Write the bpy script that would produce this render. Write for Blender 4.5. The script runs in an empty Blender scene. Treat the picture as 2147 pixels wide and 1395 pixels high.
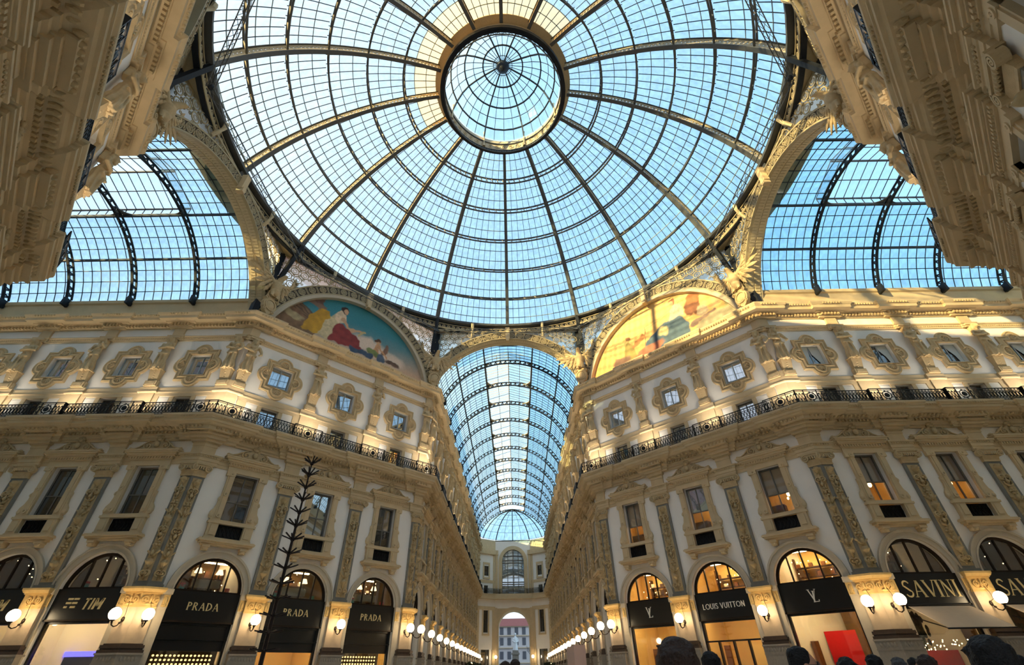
import bpy, bmesh, math, random
import numpy as np
from mathutils import Matrix, Vector
random.seed(7)
S = bpy.context.scene
COL = S.collection
PI = math.pi

# ------------------------------------------------------------------ camera
W_PX, H_PX, F_PX = 2147, 1395, 953.787
CAM = (0.3305, -19.4914, 1.65)
yaw, pitch, roll = -0.0037, 0.6439, 0.0188
Rv = Vector((math.cos(yaw), math.sin(yaw), 0)); Yv = Vector((-math.sin(yaw), math.cos(yaw), 0)); Zv = Vector((0, 0, 1))
Fv = Yv*math.cos(pitch) + Zv*math.sin(pitch); Uv = -Yv*math.sin(pitch) + Zv*math.cos(pitch)
R2 = Rv*math.cos(roll) - Uv*math.sin(roll); U2 = Rv*math.sin(roll) + Uv*math.cos(roll)
cd = bpy.data.cameras.new('camera'); cd.sensor_width = 36; cd.lens = F_PX/W_PX*36; cd.clip_end = 1000
co = bpy.data.objects.new('camera', cd); COL.objects.link(co)
m = Matrix.Identity(4)
for i in range(3): m[i][0] = R2[i]; m[i][1] = U2[i]; m[i][2] = -Fv[i]; m[i][3] = CAM[i]
co.matrix_world = m; S.camera = co
def px_of(P):
    d = Vector(P) - Vector(CAM); D = d.dot(Fv)
    if D < .2: return None
    return (W_PX/2 + F_PX*d.dot(R2)/D, H_PX/2 - F_PX*d.dot(U2)/D)

# ------------------------------------------------------------------ light
SUN_AZ, SUN_EL = math.radians(214), math.radians(13)      # where the low sun stands (maths azimuth)
S.view_settings.view_transform = 'Standard'; S.view_settings.look = 'None'
S.view_settings.exposure = 0.76; S.view_settings.gamma = 1.0; S.view_settings.use_curve_mapping = False
S.cycles.use_denoising = True
S.cycles.max_bounces = 6; S.cycles.diffuse_bounces = 5; S.cycles.glossy_bounces = 2
S.cycles.use_adaptive_sampling = True; S.cycles.adaptive_threshold = .12; S.cycles.adaptive_min_samples = 20
S.cycles.transmission_bounces = 2; S.cycles.transparent_max_bounces = 10
S.cycles.sample_clamp_indirect = 4.0; S.cycles.caustics_reflective = False; S.cycles.caustics_refractive = False

def lin(c):
    return tuple((x/255/12.92 if x/255 <= .04045 else ((x/255+.055)/1.055)**2.4) for x in c)
wd = bpy.data.worlds.new('sky'); S.world = wd; wd.use_nodes = True
nt = wd.node_tree; nt.nodes.clear()
out = nt.nodes.new('ShaderNodeOutputWorld'); bg = nt.nodes.new('ShaderNodeBackground')
tc = nt.nodes.new('ShaderNodeTexCoord')
dot = nt.nodes.new('ShaderNodeVectorMath'); dot.operation = 'DOT_PRODUCT'
dot.inputs[1].default_value = (math.cos(SUN_AZ), math.sin(SUN_AZ), 0)
rmp = nt.nodes.new('ShaderNodeValToRGB'); mr = nt.nodes.new('ShaderNodeMapRange')
mr.inputs[1].default_value = -1; mr.inputs[2].default_value = 1
nt.links.new(tc.outputs['Generated'], dot.inputs[0]); nt.links.new(dot.outputs['Value'], mr.inputs[0]); nt.links.new(mr.outputs[0], rmp.inputs[0])
e = rmp.color_ramp.elements
e[0].position = .0; e[0].color = (.25, .54, .76, 1)
e[1].position = 1; e[1].color = (.54, .57, .69, 1)
k = rmp.color_ramp.elements.new(.5); k.color = (.45, .62, .76, 1)
bg.inputs[1].default_value = 1.25
sep = nt.nodes.new('ShaderNodeSeparateXYZ'); nt.links.new(tc.outputs['Generated'], sep.inputs[0])      # paler towards the horizon, all the way round
hz = nt.nodes.new('ShaderNodeMapRange'); hz.interpolation_type = 'SMOOTHSTEP'; hz.inputs[1].default_value = .0; hz.inputs[2].default_value = .75; hz.inputs[3].default_value = .6; hz.inputs[4].default_value = 0
nt.links.new(sep.outputs['Z'], hz.inputs[0])
hm = nt.nodes.new('ShaderNodeMix'); hm.data_type = 'RGBA'; hm.inputs[7].default_value = (.74, .82, .90, 1)
nt.links.new(hz.outputs[0], hm.inputs[0]); nt.links.new(rmp.outputs[0], hm.inputs[6]); nt.links.new(hm.outputs[2], bg.inputs[0]); nt.links.new(bg.outputs[0], out.inputs[0])
sl = bpy.data.lights.new('sun', 'SUN'); sl.energy = 11.0; sl.color = (1, .70, .30); sl.angle = math.radians(.6)
so = bpy.data.objects.new('sun', sl); COL.objects.link(so)
sd = Vector((math.cos(SUN_AZ)*math.cos(SUN_EL), math.sin(SUN_AZ)*math.cos(SUN_EL), math.sin(SUN_EL)))
so.rotation_euler = sd.to_track_quat('Z', 'Y').to_euler(); so.location = sd*90

# ------------------------------------------------------------------ materials
def newmat(name):
    mt = bpy.data.materials.new(name); mt.use_nodes = True
    n = mt.node_tree; n.nodes.clear(); o = n.nodes.new('ShaderNodeOutputMaterial'); return mt, n, o
def stone(name, c, var=.12, bump=.25, scale=3.0, rough=.8, metallic=0, fine=40, spec=.3, randv=0):
    mt, n, o = newmat(name)
    b = n.nodes.new('ShaderNodeBsdfPrincipled'); b.inputs['Roughness'].default_value = rough
    b.inputs['Metallic'].default_value = metallic; b.inputs['Specular IOR Level'].default_value = spec
    t = n.nodes.new('ShaderNodeTexCoord'); t1 = n.nodes.new('ShaderNodeTexNoise'); t1.inputs['Scale'].default_value = scale
    t1.inputs['Detail'].default_value = 4
    n.links.new(t.outputs['Object'], t1.inputs['Vector'])
    mx = n.nodes.new('ShaderNodeMix'); mx.data_type = 'RGBA'
    L = lin(c); mx.inputs[6].default_value = (*[x*(1-var) for x in L], 1); mx.inputs[7].default_value = (*[min(1, x*(1+var)) for x in L], 1)
    n.links.new(t1.outputs[0], mx.inputs[0]); col = mx.outputs[2]
    if randv:
        oi = n.nodes.new('ShaderNodeObjectInfo'); hs = n.nodes.new('ShaderNodeHueSaturation'); m2 = n.nodes.new('ShaderNodeMapRange')
        m2.inputs[3].default_value = 1-randv; m2.inputs[4].default_value = 1+randv
        n.links.new(oi.outputs['Random'], m2.inputs[0]); n.links.new(m2.outputs[0], hs.inputs['Value']); n.links.new(col, hs.inputs['Color']); col = hs.outputs[0]
    n.links.new(col, b.inputs['Base Color'])
    if bump:
        t2 = n.nodes.new('ShaderNodeTexNoise'); t2.inputs['Scale'].default_value = fine; t2.inputs['Detail'].default_value = 3
        n.links.new(t.outputs['Object'], t2.inputs['Vector'])
        bp = n.nodes.new('ShaderNodeBump'); bp.inputs['Strength'].default_value = bump; bp.inputs['Distance'].default_value = .02
        n.links.new(t2.outputs[0], bp.inputs['Height']); n.links.new(bp.outputs[0], b.inputs['Normal'])
    n.links.new(b.outputs[0], o.inputs[0]); return mt
def emit(name, c, s):
    mt, n, o = newmat(name); e_ = n.nodes.new('ShaderNodeEmission'); e_.inputs[0].default_value = (*c, 1); e_.inputs[1].default_value = s
    n.links.new(e_.outputs[0], o.inputs[0]); return mt
def glass(name, tint, spec_mix=.08, streak=.16, haze=.25, hazecol=(.8, .85, .88), rnd=.06):
    """roof glass: mostly clear, a little milky and streaked with dirt"""
    mt, n, o = newmat(name)
    tr = n.nodes.new('ShaderNodeBsdfTransparent'); tl = n.nodes.new('ShaderNodeBsdfTranslucent'); gl = n.nodes.new('ShaderNodeBsdfGlossy')
    gl.inputs['Roughness'].default_value = .12; gl.inputs['Color'].default_value = (.8, .85, .9, 1)
    tl.inputs['Color'].default_value = (*hazecol, 1)
    t = n.nodes.new('ShaderNodeTexCoord'); mp = n.nodes.new('ShaderNodeMapping'); ns = n.nodes.new('ShaderNodeTexNoise')
    mp.inputs['Scale'].default_value = (1.6, 1.6, .35); ns.inputs['Scale'].default_value = 1.5; ns.inputs['Detail'].default_value = 5
    n.links.new(t.outputs['Object'], mp.inputs[0]); n.links.new(mp.outputs[0], ns.inputs[0])
    rp = n.nodes.new('ShaderNodeValToRGB'); rp.color_ramp.elements[0].position = .3; rp.color_ramp.elements[1].position = .72
    rp.color_ramp.elements[0].color = (*[x*(1-streak) for x in tint], 1); rp.color_ramp.elements[1].color = (*tint, 1)
    oi = n.nodes.new('ShaderNodeObjectInfo'); m2 = n.nodes.new('ShaderNodeMapRange'); m2.inputs[3].default_value = 1-rnd; m2.inputs[4].default_value = 1+rnd*.4
    hs = n.nodes.new('ShaderNodeHueSaturation')
    n.links.new(oi.outputs['Random'], m2.inputs[0]); n.links.new(m2.outputs[0], hs.inputs['Value'])
    n.links.new(ns.outputs[0], rp.inputs[0]); n.links.new(rp.outputs[0], hs.inputs['Color']); n.links.new(hs.outputs[0], tr.inputs[0])
    a = n.nodes.new('ShaderNodeMixShader'); a.inputs[0].default_value = haze
    b = n.nodes.new('ShaderNodeMixShader'); b.inputs[0].default_value = spec_mix
    n.links.new(tr.outputs[0], a.inputs[1]); n.links.new(tl.outputs[0], a.inputs[2])
    n.links.new(a.outputs[0], b.inputs[1]); n.links.new(gl.outputs[0], b.inputs[2]); n.links.new(b.outputs[0], o.inputs[0]); return mt
def clear(name, tint=(.9, .92, .9), refl=.12):
    mt, n, o = newmat(name); tr = n.nodes.new('ShaderNodeBsdfTransparent'); tr.inputs[0].default_value = (*tint, 1)
    gl = n.nodes.new('ShaderNodeBsdfGlossy'); gl.inputs['Roughness'].default_value = .03
    b = n.nodes.new('ShaderNodeMixShader'); b.inputs[0].default_value = refl
    n.links.new(tr.outputs[0], b.inputs[1]); n.links.new(gl.outputs[0], b.inputs[2]); n.links.new(b.outputs[0], o.inputs[0]); return mt
def mirrorglass(name, c, refl):
    mt, n, o = newmat(name); d = n.nodes.new('ShaderNodeBsdfPrincipled'); d.inputs['Base Color'].default_value = (*lin(c), 1); d.inputs['Roughness'].default_value = .25
    gl = n.nodes.new('ShaderNodeBsdfGlossy'); gl.inputs['Roughness'].default_value = .02; gl.inputs['Color'].default_value = (.9, .95, 1, 1)
    b = n.nodes.new('ShaderNodeMixShader'); b.inputs[0].default_value = refl
    n.links.new(d.outputs[0], b.inputs[1]); n.links.new(gl.outputs[0], b.inputs[2]); n.links.new(b.outputs[0], o.inputs[0]); return mt
def vcol(name, rough=.7):
    mt, n, o = newmat(name); b = n.nodes.new('ShaderNodeBsdfPrincipled'); b.inputs['Roughness'].default_value = rough
    a = n.nodes.new('ShaderNodeAttribute'); a.attribute_name = 'paint'
    n.links.new(a.outputs['Color'], b.inputs['Base Color']); n.links.new(b.outputs[0], o.inputs[0]); return mt
MT = {
 'plaster': stone('white_plaster', (238, 230, 218), .05, .08, 1.2, .85),
 'stone': stone('sand_stone', (205, 181, 142), .13, .3, 2.0, .8, randv=.03),
 'stone2': stone('carved_stone', (196, 171, 130), .2, .5, 5.0, .8),
 'pale': stone('pale_limestone', (196, 182, 158), .1, .2, 3, .75),
 'grey': stone('grey_border_stone', (128, 124, 114), .12, .2, 3, .7),
 'relief': stone('relief_stone', (190, 166, 124), .2, .4, 6, .8),
 'capgold': stone('ochre_capital_stone', (208, 174, 112), .2, .4, 5, .7),
 'shaft': stone('polished_granite_shaft', (190, 168, 140), .12, .05, 6, .45, spec=.5),
 'darkstone': stone('brown_marble_base', (72, 58, 48), .25, .1, 6, .45),
 'plinth': stone('grey_granite_plinth', (150, 140, 126), .2, .2, 9, .6),
 'iron': stone('blue_grey_iron', (92, 94, 94), .15, .1, 8, .55, .3),
 'irond': stone('dark_iron', (36, 40, 46), .15, .1, 8, .55, .3),
 'ironb': stone('beige_painted_iron', (196, 180, 146), .15, .1, 8, .6),
 'bar': stone('glazing_bar_iron', (58, 66, 74), .1, 0, 8, .6, .2),
 'purl': stone('pale_glazing_purlin', (150, 168, 172), .1, 0, 8, .6),
 'black': stone('black_panel', (12, 11, 11), .2, 0, 4, .3, spec=.5),
 'bronze': stone('dark_bronze', (44, 34, 26), .2, 0, 6, .4, .4),
 'rail': stone('wrought_iron', (26, 24, 24), .2, .1, 12, .5, .3),
 'lace': stone('lace_iron', (176, 160, 126), .12, .1, 8, .6),
 'band': stone('band_backing', (84, 74, 62), .12, .1, 8, .7),
 'letter': stone('brass_letter', (226, 204, 150), .05, 0, 4, .35, .3),
 'letterw': stone('white_letter', (232, 226, 214), .05, 0, 4, .5),
 'awning': stone('taupe_canvas', (176, 158, 136), .06, .15, 3, .9),
 'floor': stone('marble_floor', (205, 198, 188), .15, 0, .6, .4),
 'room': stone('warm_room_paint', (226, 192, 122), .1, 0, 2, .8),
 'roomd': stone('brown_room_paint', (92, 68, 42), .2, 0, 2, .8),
 'roomw': stone('white_room_paint', (226, 218, 200), .05, 0, 2, .8),
 'red': stone('red_panel', (196, 20, 30), .08, 0, 2, .6),
 'teal': stone('teal_box', (30, 150, 130), .05, 0, 2, .5),
 'bluel': emit('blue_light_strip', (.12, .1, 1), 2.2),
 'wood': stone('dark_wood', (70, 44, 26), .2, .1, 6, .5),
 'leather': stone('brown_leather', (110, 66, 34), .2, .1, 6, .5),
 'blind': stone('taupe_blind', (176, 150, 136), .06, .1, 4, .8),
 'curtain': stone('white_curtain', (210, 214, 210), .05, .1, 4, .9),
 'frame': stone('grey_window_frame', (112, 106, 98), .1, 0, 4, .5),
 'shutterw': stone('white_window_bar', (176, 186, 192), .05, 0, 4, .5),
 'skin': stone('skin', (176, 126, 98), .05, .05, 8, .6), 'hair': stone('dark_hair', (20, 15, 13), .3, .8, 20, .6, fine=70),
 'hairb': stone('brown_hair', (54, 36, 26), .3, .8, 20, .6, fine=70), 'hairg': stone('grey_hair', (72, 70, 70), .3, .8, 20, .6, fine=70),
 'coat': stone('black_coat', (20, 20, 24), .2, .2, 12, .85), 'coat2': stone('navy_coat', (28, 32, 48), .2, .2, 12, .85), 'coat3': stone('brown_coat', (62, 46, 36), .2, .2, 12, .85),
 'foliage': stone('dark_foliage', (40, 44, 22), .4, .5, 6, .8), 'hoard': stone('pinkish_hoarding', (206, 178, 168), .04, 0, 2, .7),
 'tree': stone('black_brown_steel', (40, 30, 28), .2, .1, 8, .5, .3),
 'bulb': emit('warm_bulb', (1, .62, .24), 26.0), 'globe': emit('lamp_globe', (1, .76, .44), 13.0), 'bulbs': emit('small_bulb', (1, .72, .36), 9.0),
 'striplamp': emit('warm_ceiling_light', (1, .72, .36), 26.0), 'shade': emit('lit_lamp_shade', (1, .72, .36), 2.2),
 'goldbulb': emit('display_bulb', (1, .62, .22), 2.2),
 'dome': glass('dome_glass', (.74, .84, .92), .06, .24, .07), 'vault': glass('vault_glass', (.56, .80, .93), .08, .3, .08), 'ridge': glass('ridge_glass', (.84, .93, .97), .06, .12, .1), 'lantern': glass('lantern_glass', (.74, .88, .95), .06, .15, .08),
 'reflbrown': glass('brown_reflection_tint_glass', (.86, .70, .46), .06, .3, .45, (.8, .66, .44)), 'frost': glass('frosted_glass', (.8, .86, .86), .03, .05, .75, (.86, .9, .88)),  # the brown glass carries painted reflections in its tint
 'pane': mirrorglass('dark_window_glass', (22, 20, 18), .14), 'paneb': mirrorglass('sky_window_glass', (20, 34, 46), .42), 'panem': mirrorglass('pale_reflection_tint_glass', (150, 152, 144), .5),  # the pale-based pane has bright reflections put into its base colour
 'clear': clear('shop_glass'), 'paint': vcol('mosaic_paint'),
 'house': stone('grey_house_plaster', (196, 196, 198), .06, 0, 1, .9), 'housew': stone('house_window', (92, 96, 104), .1, 0, 1, .4), 'rooft': stone('red_roof_tile', (140, 84, 78), .15, .3, 3, .9),
 'marble': stone('white_marble', (206, 212, 214), .05, .1, 3, .6), 'bark': stone('grey_bark', (104, 100, 104), .2, .2, 6, .9),
}

# ------------------------------------------------------------------ mesh building (local x = u, y = -v, z up)
class MB:
    def __init__(s): s.v = []; s.f = []
    def add(s, vs, fs):
        b = len(s.v); s.v += [tuple(p) for p in vs]; s.f += [tuple(b+i for i in f) for f in fs]; return s
    def box(s, u0, u1, v0, v1, z0, z1):
        return s.add([(u0, -v0, z0), (u1, -v0, z0), (u1, -v1, z0), (u0, -v1, z0), (u0, -v0, z1), (u1, -v0, z1), (u1, -v1, z1), (u0, -v1, z1)],
                     [(0, 1, 2, 3), (4, 7, 6, 5), (0, 4, 5, 1), (1, 5, 6, 2), (2, 6, 7, 3), (3, 7, 4, 0)])
    def prism(s, poly, z0, z1, top=None):            # plan polygon (u, v)
        n = len(poly); top = top or poly
        vs = [(u, -v, z0) for u, v in poly] + [(u, -v, z1) for u, v in top]
        return s.add(vs, [tuple(range(n))[::-1], tuple(range(n, 2*n))] + [(i, (i+1) % n, n+(i+1) % n, n+i) for i in range(n)])
    def plate(s, poly, v0, v1):                      # elevation polygon (u, z) pushed out from v0 to v1
        n = len(poly); vs = [(u, -v0, z) for u, z in poly] + [(u, -v1, z) for u, z in poly]
        return s.add(vs, [tuple(range(n)), tuple(range(n, 2*n))[::-1]] + [(i, n+i, n+(i+1) % n, (i+1) % n) for i in range(n)])
    def strip(s, A, B, v0, v1, closed=False):        # band between two (u, z) curves, with thickness
        n = len(A); vs = [(a[0], -v1, a[1]) for a in A] + [(b[0], -v1, b[1]) for b in B] + [(a[0], -v0, a[1]) for a in A] + [(b[0], -v0, b[1]) for b in B]
        fs = []
        for i in range(n if closed else n-1):
            j = (i+1) % n
            fs += [(i, j, n+j, n+i), (i, 2*n+i, 2*n+j, j), (n+i, n+j, 3*n+j, 3*n+i)]
        return s.add(vs, fs)
    def loft(s, rings, closed=True, cap=False):
        n = len(rings[0]); vs = [p for r in rings for p in r]; fs = []
        for k in range(len(rings)-1):
            for i in range(n if closed else n-1):
                j = (i+1) % n; fs.append((k*n+i, k*n+j, (k+1)*n+j, (k+1)*n+i))
        if cap: fs += [tuple(range(n))[::-1], tuple(range((len(rings)-1)*n, len(rings)*n))]
        return s.add(vs, fs)
    def ell(s, c, r, nu=8, nv=6, rot=None):
        rings = []
        for k in range(1, nv):
            t = PI*k/nv; rr = []
            for i in range(nu):
                a = 2*PI*i/nu; p = Vector((r[0]*math.sin(t)*math.cos(a), r[1]*math.sin(t)*math.sin(a), r[2]*math.cos(t)))
                if rot is not None: p = rot @ p
                rr.append((c[0]+p.x, c[1]+p.y, c[2]+p.z))
            rings.append(rr)
        tp = Vector((0, 0, r[2])); 
        if rot is not None: tp = rot @ tp
        b = len(s.v); s.loft(rings)
        t0 = len(s.v); s.v += [(c[0]+tp.x, c[1]+tp.y, c[2]+tp.z), (c[0]-tp.x, c[1]-tp.y, c[2]-tp.z)]
        last = b+(nv-2)*nu
        for i in range(nu):
            j = (i+1) % nu; s.f += [(t0, b+j, b+i), (t0+1, last+i, last+j)]
        return s
    def tube(s, pts, r, n=6, closed=False, flat=None):
        pts = [Vector(p) for p in pts]; N = len(pts); rings = []
        rr = r if isinstance(r, (list, tuple)) else [r]*N
        for i, p in enumerate(pts):
            a = pts[(i-1) % N] if (closed or i > 0) else p; b = pts[(i+1) % N] if (closed or i < N-1) else p
            t = (b-a).normalized(); up = Vector((0, 0, 1)) if abs(t.z) < .95 else Vector((0, 1, 0))
            x = t.cross(up).normalized(); y = x.cross(t)
            rings.append([tuple(p + (x*math.cos(2*PI*k/n+PI/n) + y*math.sin(2*PI*k/n+PI/n))*rr[i]) for k in range(n)])
        if closed: rings.append(rings[0]); return s.loft(rings)
        return s.loft(rings, cap=True)
    def bar(s, p, q, w, h=None):
        h = h or w; p = Vector(p); q = Vector(q); t = (q-p)
        if t.length < 1e-6: return s
        t.normalize(); up = Vector((0, 0, 1)) if abs(t.z) < .97 else Vector((0, 1, 0))
        x = t.cross(up).normalized()*w/2; y = x.normalized().cross(t)*h/2
        r = lambda c: [tuple(c+x+y), tuple(c-x+y), tuple(c-x-y), tuple(c+x-y)]
        return s.loft([r(p), r(q)], cap=True)
    def lathe(s, prof, n=16, c=(0, 0, 0)):
        rings = [[(c[0]+r*math.cos(2*PI*i/n), c[1]+r*math.sin(2*PI*i/n), c[2]+z) for i in range(n)] for r, z in prof]
        return s.loft(rings, cap=True)
    def ringflat(s, cu, cz, r0, r1, v0, v1, n=14, sz=1.0):
        A = [(cu+r0*math.cos(2*PI*i/n), cz+r0*sz*math.sin(2*PI*i/n)) for i in range(n)]
        B = [(cu+r1*math.cos(2*PI*i/n), cz+r1*sz*math.sin(2*PI*i/n)) for i in range(n)]
        return s.strip(A, B, v0, v1, True)
    def spiral(s, cu, cz, r0, r1, turns, a0, v, w, d=1, n=22, t=.03):
        A = []; B = []
        for i in range(n):
            q = i/(n-1); a = a0+d*2*PI*turns*q; r = r0+(r1-r0)*q; ww = w*(1-.4*q)
            A.append((cu+(r-ww/2)*math.cos(a), cz+(r-ww/2)*math.sin(a))); B.append((cu+(r+ww/2)*math.cos(a), cz+(r+ww/2)*math.sin(a)))
        return s.strip(A, B, v, v+t)
    def merge(s, o, M=None):
        vs = o.v if M is None else [tuple(M @ Vector(p)) for p in o.v]
        return s.add(vs, o.f)
    def mesh(s, name, mat, smooth=False):
        me = bpy.data.meshes.new(name); me.from_pydata(s.v, [], s.f)
        if mat: me.materials.append(mat if not isinstance(mat, str) else MT[mat])
        if smooth: me.polygons.foreach_set('use_smooth', [True]*len(me.polygons))
        me.update(); return me
def ob(name, me, parent=None, M=None):
    o = bpy.data.objects.new(name, me); COL.objects.link(o)
    if M is not None: o.matrix_local = M
    if parent is not None: o.parent = parent
    if M is not None: o.matrix_local = M
    return o
def part(name, mb, mat, parent, M=None, smooth=False): return ob(name, mb.mesh(name, mat, smooth), parent, M)
LABELS = {}
def thing(o, label, cat, group=None):
    o['label'] = label; o['category'] = cat
    if group: o['group'] = group
    LABELS.setdefault(label, []).append(o.name); return o
def struct(o, label=None):
    o['kind'] = 'structure'
    if label: o['label'] = label
    return o
def empty(name, M=None): 
    o = ob(name, None, None, M); o.empty_display_size = .3; return o
def T(x=0, y=0, z=0, rz=0, sx=1, sz=1): return Matrix.Translation((x, y, z)) @ Matrix.Rotation(rz, 4, 'Z') @ Matrix.Diagonal((sx, 1, sz, 1))
def remesh(mb, vox, mat, it=4, name='figure'):
    me = mb.mesh('tmp', mat); o = bpy.data.objects.new('tmp', me); COL.objects.link(o)
    r = o.modifiers.new('r', 'REMESH'); r.mode = 'VOXEL'; r.voxel_size = vox; r.use_smooth_shade = True
    if it:
        sm = o.modifiers.new('s', 'SMOOTH'); sm.iterations = it; sm.factor = .5
    dg = bpy.context.evaluated_depsgraph_get(); ev = o.evaluated_get(dg)
    new = bpy.data.meshes.new_from_object(ev); new.name = name
    new.polygons.foreach_set('use_smooth', [True]*len(new.polygons))
    bpy.data.objects.remove(o); bpy.data.meshes.remove(me); 
    if not new.materials: new.materials.append(MT[mat] if isinstance(mat, str) else mat)
    return new
ORD = ['first', 'second', 'third', 'fourth', 'fifth', 'sixth', 'seventh', 'eighth', 'ninth', 'tenth', 'eleventh', 'twelfth', 'thirteenth', 'fourteenth', 'fifteenth']

# ------------------------------------------------------------------ plan
HW, AA = 7.37, 18.89
DL = math.sqrt(2)*(AA-HW); T22 = math.tan(PI/8)
K0, K1, K2, K3, K4, K5, K6, K7 = (-AA, -HW), (-AA, HW), (-HW, AA), (HW, AA), (AA, HW), (AA, -HW), (HW, -AA), (-HW, -AA)
NB = 13; NLEN = 68.6; ALEN = 31.0
arm_b = lambda n: [2.85+4.93*k for k in range(n)]
arm_p = lambda n: [5.315+4.93*k for k in range(n)]
dia_b = [DL/2-5.2, DL/2, DL/2+5.2]; dia_p = [DL/2-2.6, DL/2+2.6]
WALLS = {   # name: origin, angle, u0, u1, bays, pilasters, corner at left, corner at right, words
 'wall_west_arm': (K1, 0, -ALEN, 0, [-x for x in arm_b(6)], [-x for x in arm_p(5)], False, True),
 'wall_north_west': (K1, 45, 0, DL, dia_b, dia_p, True, True),
 'wall_north_arm_west': (K2, 90, 0, NLEN, arm_b(NB), arm_p(NB), True, False),
 'wall_north_arm_east': (K3, -90, -NLEN, 0, [-x for x in arm_b(NB)], [-x for x in arm_p(NB)], False, True),
 'wall_north_east': (K3, -45, 0, DL, dia_b, dia_p, True, True),
 'wall_east_arm': (K4, 0, 0, ALEN, arm_b(6), arm_p(5), True, False),
 'wall_south_west': (K7, 135, 0, DL, dia_b, dia_p, True, True),
 'wall_south_east': (K5, 225, 0, DL, dia_b, dia_p, True, True),
}
def wallM(w):
    o, a = WALLS[w][0], math.radians(WALLS[w][1]); return Matrix.Translation((o[0], o[1], 0)) @ Matrix.Rotation(a, 4, 'Z')
AW, FW, MW_, QW = 1.75, .72, .58, .75          # half widths: arch, first-floor window, mezzanine window, quatrefoil window
ZS = 5.55                                       # springing of the shop arches
FLOOR = .1

# ------------------------------------------------------------------ floor
mb = MB(); mb.box(-60, 60, -115, 60, -.3, FLOOR); struct(part('floor', mb, 'floor', None))

# ------------------------------------------------------------------ plaster walls with their openings
def wall_mesh(u0, u1, bays, hb, zt=25.4):
    mb = MB(); q = lambda a, b, c, d: mb.add([(a, 0, c), (b, 0, c), (b, 0, d), (a, 0, d)], [(0, 1, 2, 3)])
    edges = []
    bs = sorted(bays); prev = u0
    for c in bs:
        a, b = c-hb, c+hb
        if prev < a: q(prev, a, FLOOR, zt)
        a = max(a, u0); b = min(b, u1)
        q(a, c-AW, FLOOR, ZS); q(c+AW, b, FLOOR, ZS)
        q(a, c-AW, ZS, 7.6); q(c+AW, b, ZS, 7.6)
        n = 20; P = [(c-AW*math.cos(PI*i/n), ZS+AW*math.sin(PI*i/n)) for i in range(n+1)]
        for i in range(n):
            mb.add([(P[i][0], 0, P[i][1]), (P[i+1][0], 0, P[i+1][1]), (P[i+1][0], 0, 7.6), (P[i][0], 0, 7.6)], [(0, 1, 2, 3)])
            mb.add([(P[i][0], 0, P[i][1]), (P[i+1][0], 0, P[i+1][1]), (P[i+1][0], .6, P[i+1][1]), (P[i][0], .6, P[i][1])], [(0, 1, 2, 3)])
        for s in (-1, 1): mb.add([(c+s*AW, 0, FLOOR), (c+s*AW, .6, FLOOR), (c+s*AW, .6, ZS), (c+s*AW, 0, ZS)], [(0, 1, 2, 3)])
        zs = [7.6, 8.3, 12.1, 15.04, 16.85, 18.5, 20.25, zt]; hs = [0, FW, 0, MW_, 0, QW, 0]
        for i, h in enumerate(hs):
            if h == 0: q(a, b, zs[i], zs[i+1])
            else:
                q(a, c-h, zs[i], zs[i+1]); q(c+h, b, zs[i], zs[i+1])
                for s in (-1, 1): mb.add([(c+s*h, 0, zs[i]), (c+s*h, .5, zs[i]), (c+s*h, .5, zs[i+1]), (c+s*h, 0, zs[i+1])], [(0, 1, 2, 3)])
                for z in (zs[i], zs[i+1]): mb.add([(c-h, 0, z), (c+h, 0, z), (c+h, .5, z), (c-h, .5, z)], [(0, 1, 2, 3)])
        prev = b
    if prev < u1: q(prev, u1, FLOOR, zt)
    # rear of the wall so that no daylight leaks in
    mb.add([(u0-3.5, 5.2, 0), (u1+3.5, 5.2, 0), (u1+3.5, 5.2, zt), (u0-3.5, 5.2, zt)], [(0, 1, 2, 3)])
    mb.add([(u0, 0, zt), (u1, 0, zt), (u1+3.5, 5.2, zt), (u0-3.5, 5.2, zt)], [(0, 1, 2, 3)])
    return mb
WOBJ = {}
for w, (o_, a_, u0, u1, bays, pils, cl, cr) in WALLS.items():
    hb = 2.6 if len(bays) == 3 else 2.465
    WOBJ[w] = struct(ob(w, wall_mesh(u0, u1, bays, hb, 23.62 if len(bays) == 3 else 25.4).mesh(w, 'plaster'), None, wallM(w)))
for nm, P, Q in (('wall_west_arm_south', K0, (-50, -HW)), ('wall_east_arm_south', (50, -HW), K5), ('wall_south_arm_west', (-HW, -50), K7), ('wall_south_arm_east', K6, (HW, -50))):
    mb = MB(); n = Vector((Q[1]-P[1], P[0]-Q[0])).normalized()*-5
    mb.add([(P[0], P[1], 0), (Q[0], Q[1], 0), (Q[0], Q[1], 25.4), (P[0], P[1], 25.4), (Q[0]+n.x, Q[1]+n.y, 25.4), (P[0]+n.x, P[1]+n.y, 25.4)], [(0, 1, 2, 3), (3, 2, 4, 5)])
    struct(part(nm, mb, 'plaster', None))
for nm, X in (('wall_west_end', -AA-ALEN), ('wall_east_end', AA+ALEN)):
    mb = MB(); mb.add([(X, -9, 0), (X, 9, 0), (X, 9, 27), (X, 5, 31), (X, 0, 33), (X, -5, 31), (X, -9, 27)], [(0, 1, 2, 3, 4, 5, 6)]); struct(part(nm, mb, 'plaster', None))

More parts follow.
